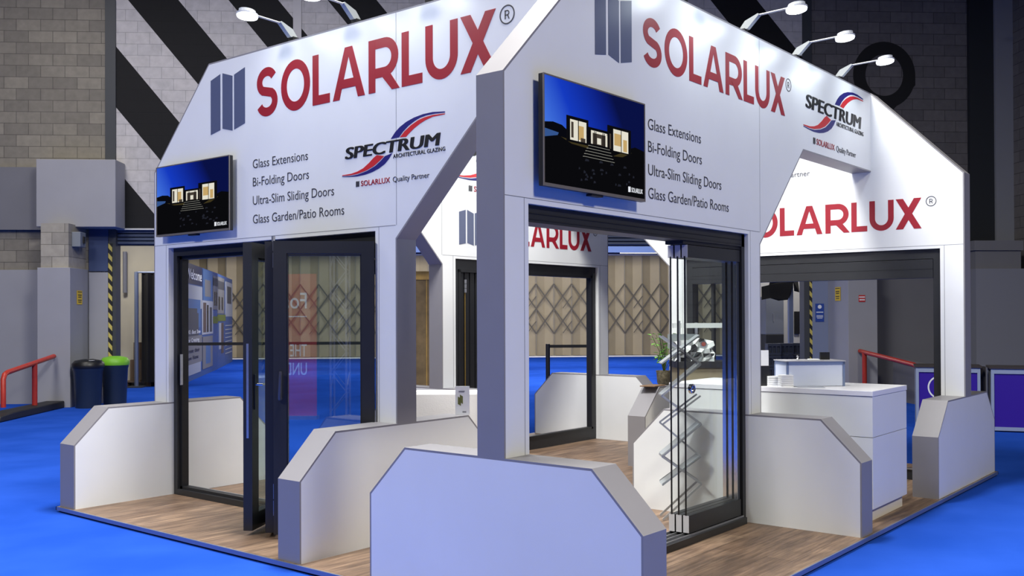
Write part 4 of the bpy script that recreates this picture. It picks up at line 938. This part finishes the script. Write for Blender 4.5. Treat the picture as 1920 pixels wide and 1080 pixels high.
for (x0, z0, x1, z1) in ((.0, .755-.25+.0, w, .755), (0, .98-.0, w, 1.23), (0, 1.23, w, 1.453), (0, .27, w, .5)):
    mb = MB(); e = Vector((x1-x0, 0, z1-z0)).normalized(); nn = Vector((-e.z, 0, e.x))
    p0 = Vector((x0, .005, z0)); p1 = Vector((x1, .005, z1))
    mb.add([p0, p1, p1+nn*.012, p0+nn*.012]+[q+Vector((0, dpt-.01, 0)) for q in (p0, p1, p1+nn*.012, p0+nn*.012)], [(0, 1, 2, 3), (7, 6, 5, 4), (0, 4, 5, 1), (1, 5, 6, 2), (2, 6, 7, 3), (3, 7, 4, 0)])
    mb.build('tray', mat('clear_grey_tray', (150, 156, 160), .3, metal=.2), t)
for z, x in ((.283, w), (.5, 0), (.755, w), (.98, 0), (1.23, w)): MB().tube([(x, 0, z), (x, dpt, z)], .009, 8).build('pivot_rod', ALU, t, smooth=True)
for k, (dx, dy, rz, lab) in enumerate(((2.60, .86, .3, 'white catalogue on the floor nearest the glass panes'), (2.50, .92, .8, 'white catalogue half under the other one on the floor'))):
    o = MB().box(-.15, .15, -.105, .105, 0, .03-.008*k).build('catalogue', PAPER, bevel=.004); o.location = (dx-.02, dy, .0005+(0 if k == 0 else 0)); o.rotation_euler = (0, 0, rz); o.location.y += .12*k*2; tag(o, lab, 'catalogue')

# potted plant and tray on the low wall by the rear right wall
t = thing('potted_plant', 'small green leafy plant in a patterned pot behind the zig-zag stand', 'plant', (5.44, 2.22, HF))
MB().lathe([(.055, 0), (.075, .02), (.085, .14), (.09, .16), (.08, .16), (.075, .14)], n=22).build('pot', mat('patterned_pot', (118, 112, 92), .6, noise=.5, nscale=40), t, smooth=True)
LEAFM = mat('plant_leaf_green', (112, 168, 72), .5, noise=.25, nscale=12); STM = mat('plant_stem', (86, 110, 56), .6)
st = MB(); lv = MB()
for k in range(16):
    a = random.random()*6.28; L = .16+.26*random.random(); r = .05+.10*random.random()
    top = Vector((math.cos(a)*r-.03, math.sin(a)*r, .15+L)); mid = Vector((math.cos(a)*r*.4, math.sin(a)*r*.4, .15+L*.55))
    st.tube([(0, 0, .14), mid, top], .004, 6)
    for q in range(4):
        p = mid.lerp(top, .3+.25*q); aa = a+random.uniform(-1.4, 1.4); l = .05+.03*random.random(); dv = Vector((math.cos(aa), math.sin(aa), random.uniform(-.4, .5))).normalized()*l; sd = dv.cross(Vector((0, 0, 1))).normalized()*l*.36
        lv.add([p, p+dv*.5+sd+Vector((0, 0, .006)), p+dv, p+dv*.5-sd+Vector((0, 0, .006)), p+dv*.5-Vector((0, 0, .004))], [(0, 1, 4), (1, 2, 4), (2, 3, 4), (3, 0, 4)])
st.build('stems', STM, t, smooth=True); lv.build('foliage', LEAFM, t)
o = MB().box(-.14, .14, -.09, .09, 0, .012).build('serving_tray', mat('walnut_tray', (126, 98, 72), .5, noise=.2), bevel=.004); o.location = (5.19, 2.215, HF+.0005); o.rotation_euler = (0, 0, .1); tag(o, 'flat brown wooden tray on the low wall in front of the plant', 'tray')

# display bench with canopy model, behind the glass
t = thing('display_bench', 'stone-coloured bench with a black top beyond the reception counter', 'bench', (5.025, 1.630, 0), math.radians(-46))
MB().box(-.18, .60, -.18, .18, 0, 1.075).build('body', mat('stone_bench', (150, 140, 116), .7, noise=.12, nscale=9), t)
MB().box(-.20, .64, -.2, .2, 1.075, 1.14).build('top', mat('black_bench_top', (34, 34, 38), .4), t)
t = thing('canopy_model', 'grey aluminium model frame with a cross bar standing on the bench', 'model frame', (5.025, 1.630, 1.141), math.radians(-46))
MB().box(-.195, -.165, -.15, -.125, 0, .42).build('post', ALU, t); MB().box(.06, .085, .1, .125, 0, .40).build('post', ALU, t)
MB().box(-.24, .42, -.15, -.11, .345, .395).build('cross_bar', mat('pale_bar', (206, 212, 212), .4), t)
MB().prism([(-.26, .13), (.08, .12), (.05, .28), (-.26, .28)], lambda p, s: (p[0], s, p[1]), .0, .02).build('back_panel', mat('grey_back_panel', (140, 148, 150), .5), t)
t = thing('foil_sculpture', 'crumpled black and white object with a round silver badge on the bench', 'sculpture', (5.005, 1.570, 1.141), math.radians(-46))
rnd = random.Random(3); mb = MB()
WT, GY, BK = 0, 1, 2
nu, nv = 9, 6
P = [[Vector((-.24+.40*i/(nu-1)+rnd.uniform(-.02, .02), -.08+.035*math.sin(i*2.1+j)+rnd.uniform(-.03, .03), .235*j/(nv-1)*(1-.18*abs(i-5)/5)+rnd.uniform(-.012, .012)*(j > 0))) for j in range(nv)] for i in range(nu)]
for i in range(nu-1):
    for j in range(nv-1):
        q = (P[i][j], P[i+1][j], P[i+1][j+1], P[i][j+1]); m_ = WT if (j >= 3 and rnd.random() < .8) else rnd.choice((WT, GY, BK, BK, WT))
        mb.add(q, [(0, 1, 2)], m_); mb.add(q, [(0, 2, 3)], m_ if j >= 3 else rnd.choice((WT, BK, GY)))
back = [[v+Vector((0, .09, 0)) for v in c] for c in P]
for i in range(nu-1): mb.add([P[i][-1], P[i+1][-1], back[i+1][-1], back[i][-1]], [(0, 1, 2, 3)], WT)
for c, b2 in ((P[0], back[0]), (P[-1], back[-1])):
    for j in range(nv-1): mb.add([c[j], c[j+1], b2[j+1], b2[j]], [(0, 1, 2, 3)], GY)
mb.build('shell', [mat('foil_white', (226, 230, 232), .3), mat('foil_grey', (120, 126, 130), .3), mat('foil_black', (26, 27, 30), .35)], t)
MB().tube([(.03, -.16, .18), (.03, -.14, .18)], [.034, .034], 22).build('badge', CHROME, t, smooth=True)
MB().tube([(.03, -.162, .18), (.03, -.16, .18)], [.022, .022], 18).build('badge_centre', mat('badge_red', (150, 70, 60), .4), t)

# armchair, leaflets left of the near pillar
t = thing('armchair', 'white leather tub armchair inside the stand left of the grey pillar', 'armchair', (2.26, 2.72, 0), math.radians(-51))
LEA = mat('white_leather', (232, 230, 226), .45, bump=.1)
def rbox(x0, x1, y0, y1, z0, z1): return MB().box(x0, x1, y0, y1, z0, z1)
rbox(-.17, .40, .06, .62, .30, .52).build('seat', LEA, t, bevel=.04)
rbox(-.18, .42, -.06, .07, .12, .955).build('backrest', LEA, t, bevel=.035)
rbox(-.235, -.18, -.07, .30, .12, 1.06).build('wing', LEA, t, bevel=.02)
rbox(.42, .52, -.05, .60, .12, .70).build('arm', LEA, t, bevel=.03)
for x in (-.15, .45):
    for y in (0, .55): MB().tube([(x, y, 0), (x, y, .12)], .02, 10).build('leg', CHROME, t, smooth=True)
t = thing('brochure', 'white brochure with a green door drawing standing on the low wall by the grey pillar', 'brochure', (1.630, 1.79, HF+.0005), math.radians(-51))
MB().box(-.056, .056, -.004, .004, 0, .225).build('cover', PAPER, t)
GD = mat('olive_print', (112, 116, 62), .6)
for p in ([(-.036, .085), (-.012, .07), (-.012, .13), (-.036, .145)], [(-.020, .10), (.004, .085), (.004, .145), (-.020, .16)]): MB().prism(p, lambda q, s: (q[0], -s, q[1]), .004, .0046).build('print_block', GD, t)
for z, x0, x1 in ((.185, -.03, .02), (.178, -.03, .015), (.025, 0, .03), (.018, 0, .03)): MB().box(x0, x1, -.0046, -.004, z, z+.003).build('print_block', TXT, t)
t = thing('leaflet_rack', 'clear rack with blue leaflets behind the white armchair', 'leaflet rack', (2.37, 3.21, 0), math.radians(-51))
MB().box(-.08, .08, -.04, .04, 0, .93).build('stand', WHITE, t); MB().box(-.08, .08, -.03, .03, .93, 1.06).build('holder', mat('frosted_acrylic', (214, 218, 228), .25), t)
MB().box(-.04, .03, -.036, -.03, .935, 1.0).build('leaflet', mat('blue_leaflet', (50, 72, 170), .5), t)

# ------------------------------------------------------------------ behind the camera: the red banner the door glass mirrors
t = thing('roller_banner', 'tall red roller banner with white lettering mirrored in the folding door glass', 'banner', (-6.48, -3.25, ZC), math.radians(142.3))
MB().box(0, 1.05, -.006, .006, .06, 2.36).build('printed_sheet', mat('banner_red', (168, 44, 40), .5), t)
MB().box(-.02, 1.07, -.09, .09, 0, .06).build('cassette', ALU, t)
fb2 = lambda x, z, d: (x, -.006-d, z)
for body, x1, z, cap in (('Fostu', .78, 1.80, .27), ('THE NAT', .80, 1.02, .21), ('UNDER', .72, .72, .21)):
    words(body, fb2, .16, x1, z, cap, WPR, t)
MB().box(.16, .9, -.009, -.006, 1.66, 1.675).build('banner_rule', WPR, t)
t = thing('lattice_truss', 'aluminium lattice truss tower mirrored in the folding door glass', 'truss', (-6.30, -3.75, ZC), math.radians(142))
mb = MB(); lb = MB()
for x in (0, .26):
    for y in (-.13, .13): mb.tube([(x, y, 0), (x, y, 3.4)], .02, 8)
for k in range(10):
    z = .1+k*.33
    for y in (-.13, .13): lb.bar((0 if k % 2 else .26, y, z), (.26 if k % 2 else 0, y, z+.33), .014, .014)
    for x in (0, .26): lb.bar((x, -.13 if k % 2 else .13, z), (x, .13 if k % 2 else -.13, z+.33), .014, .014)
mb.build('chords', ALU, t, smooth=True); lb.build('diagonals', ALU, t)
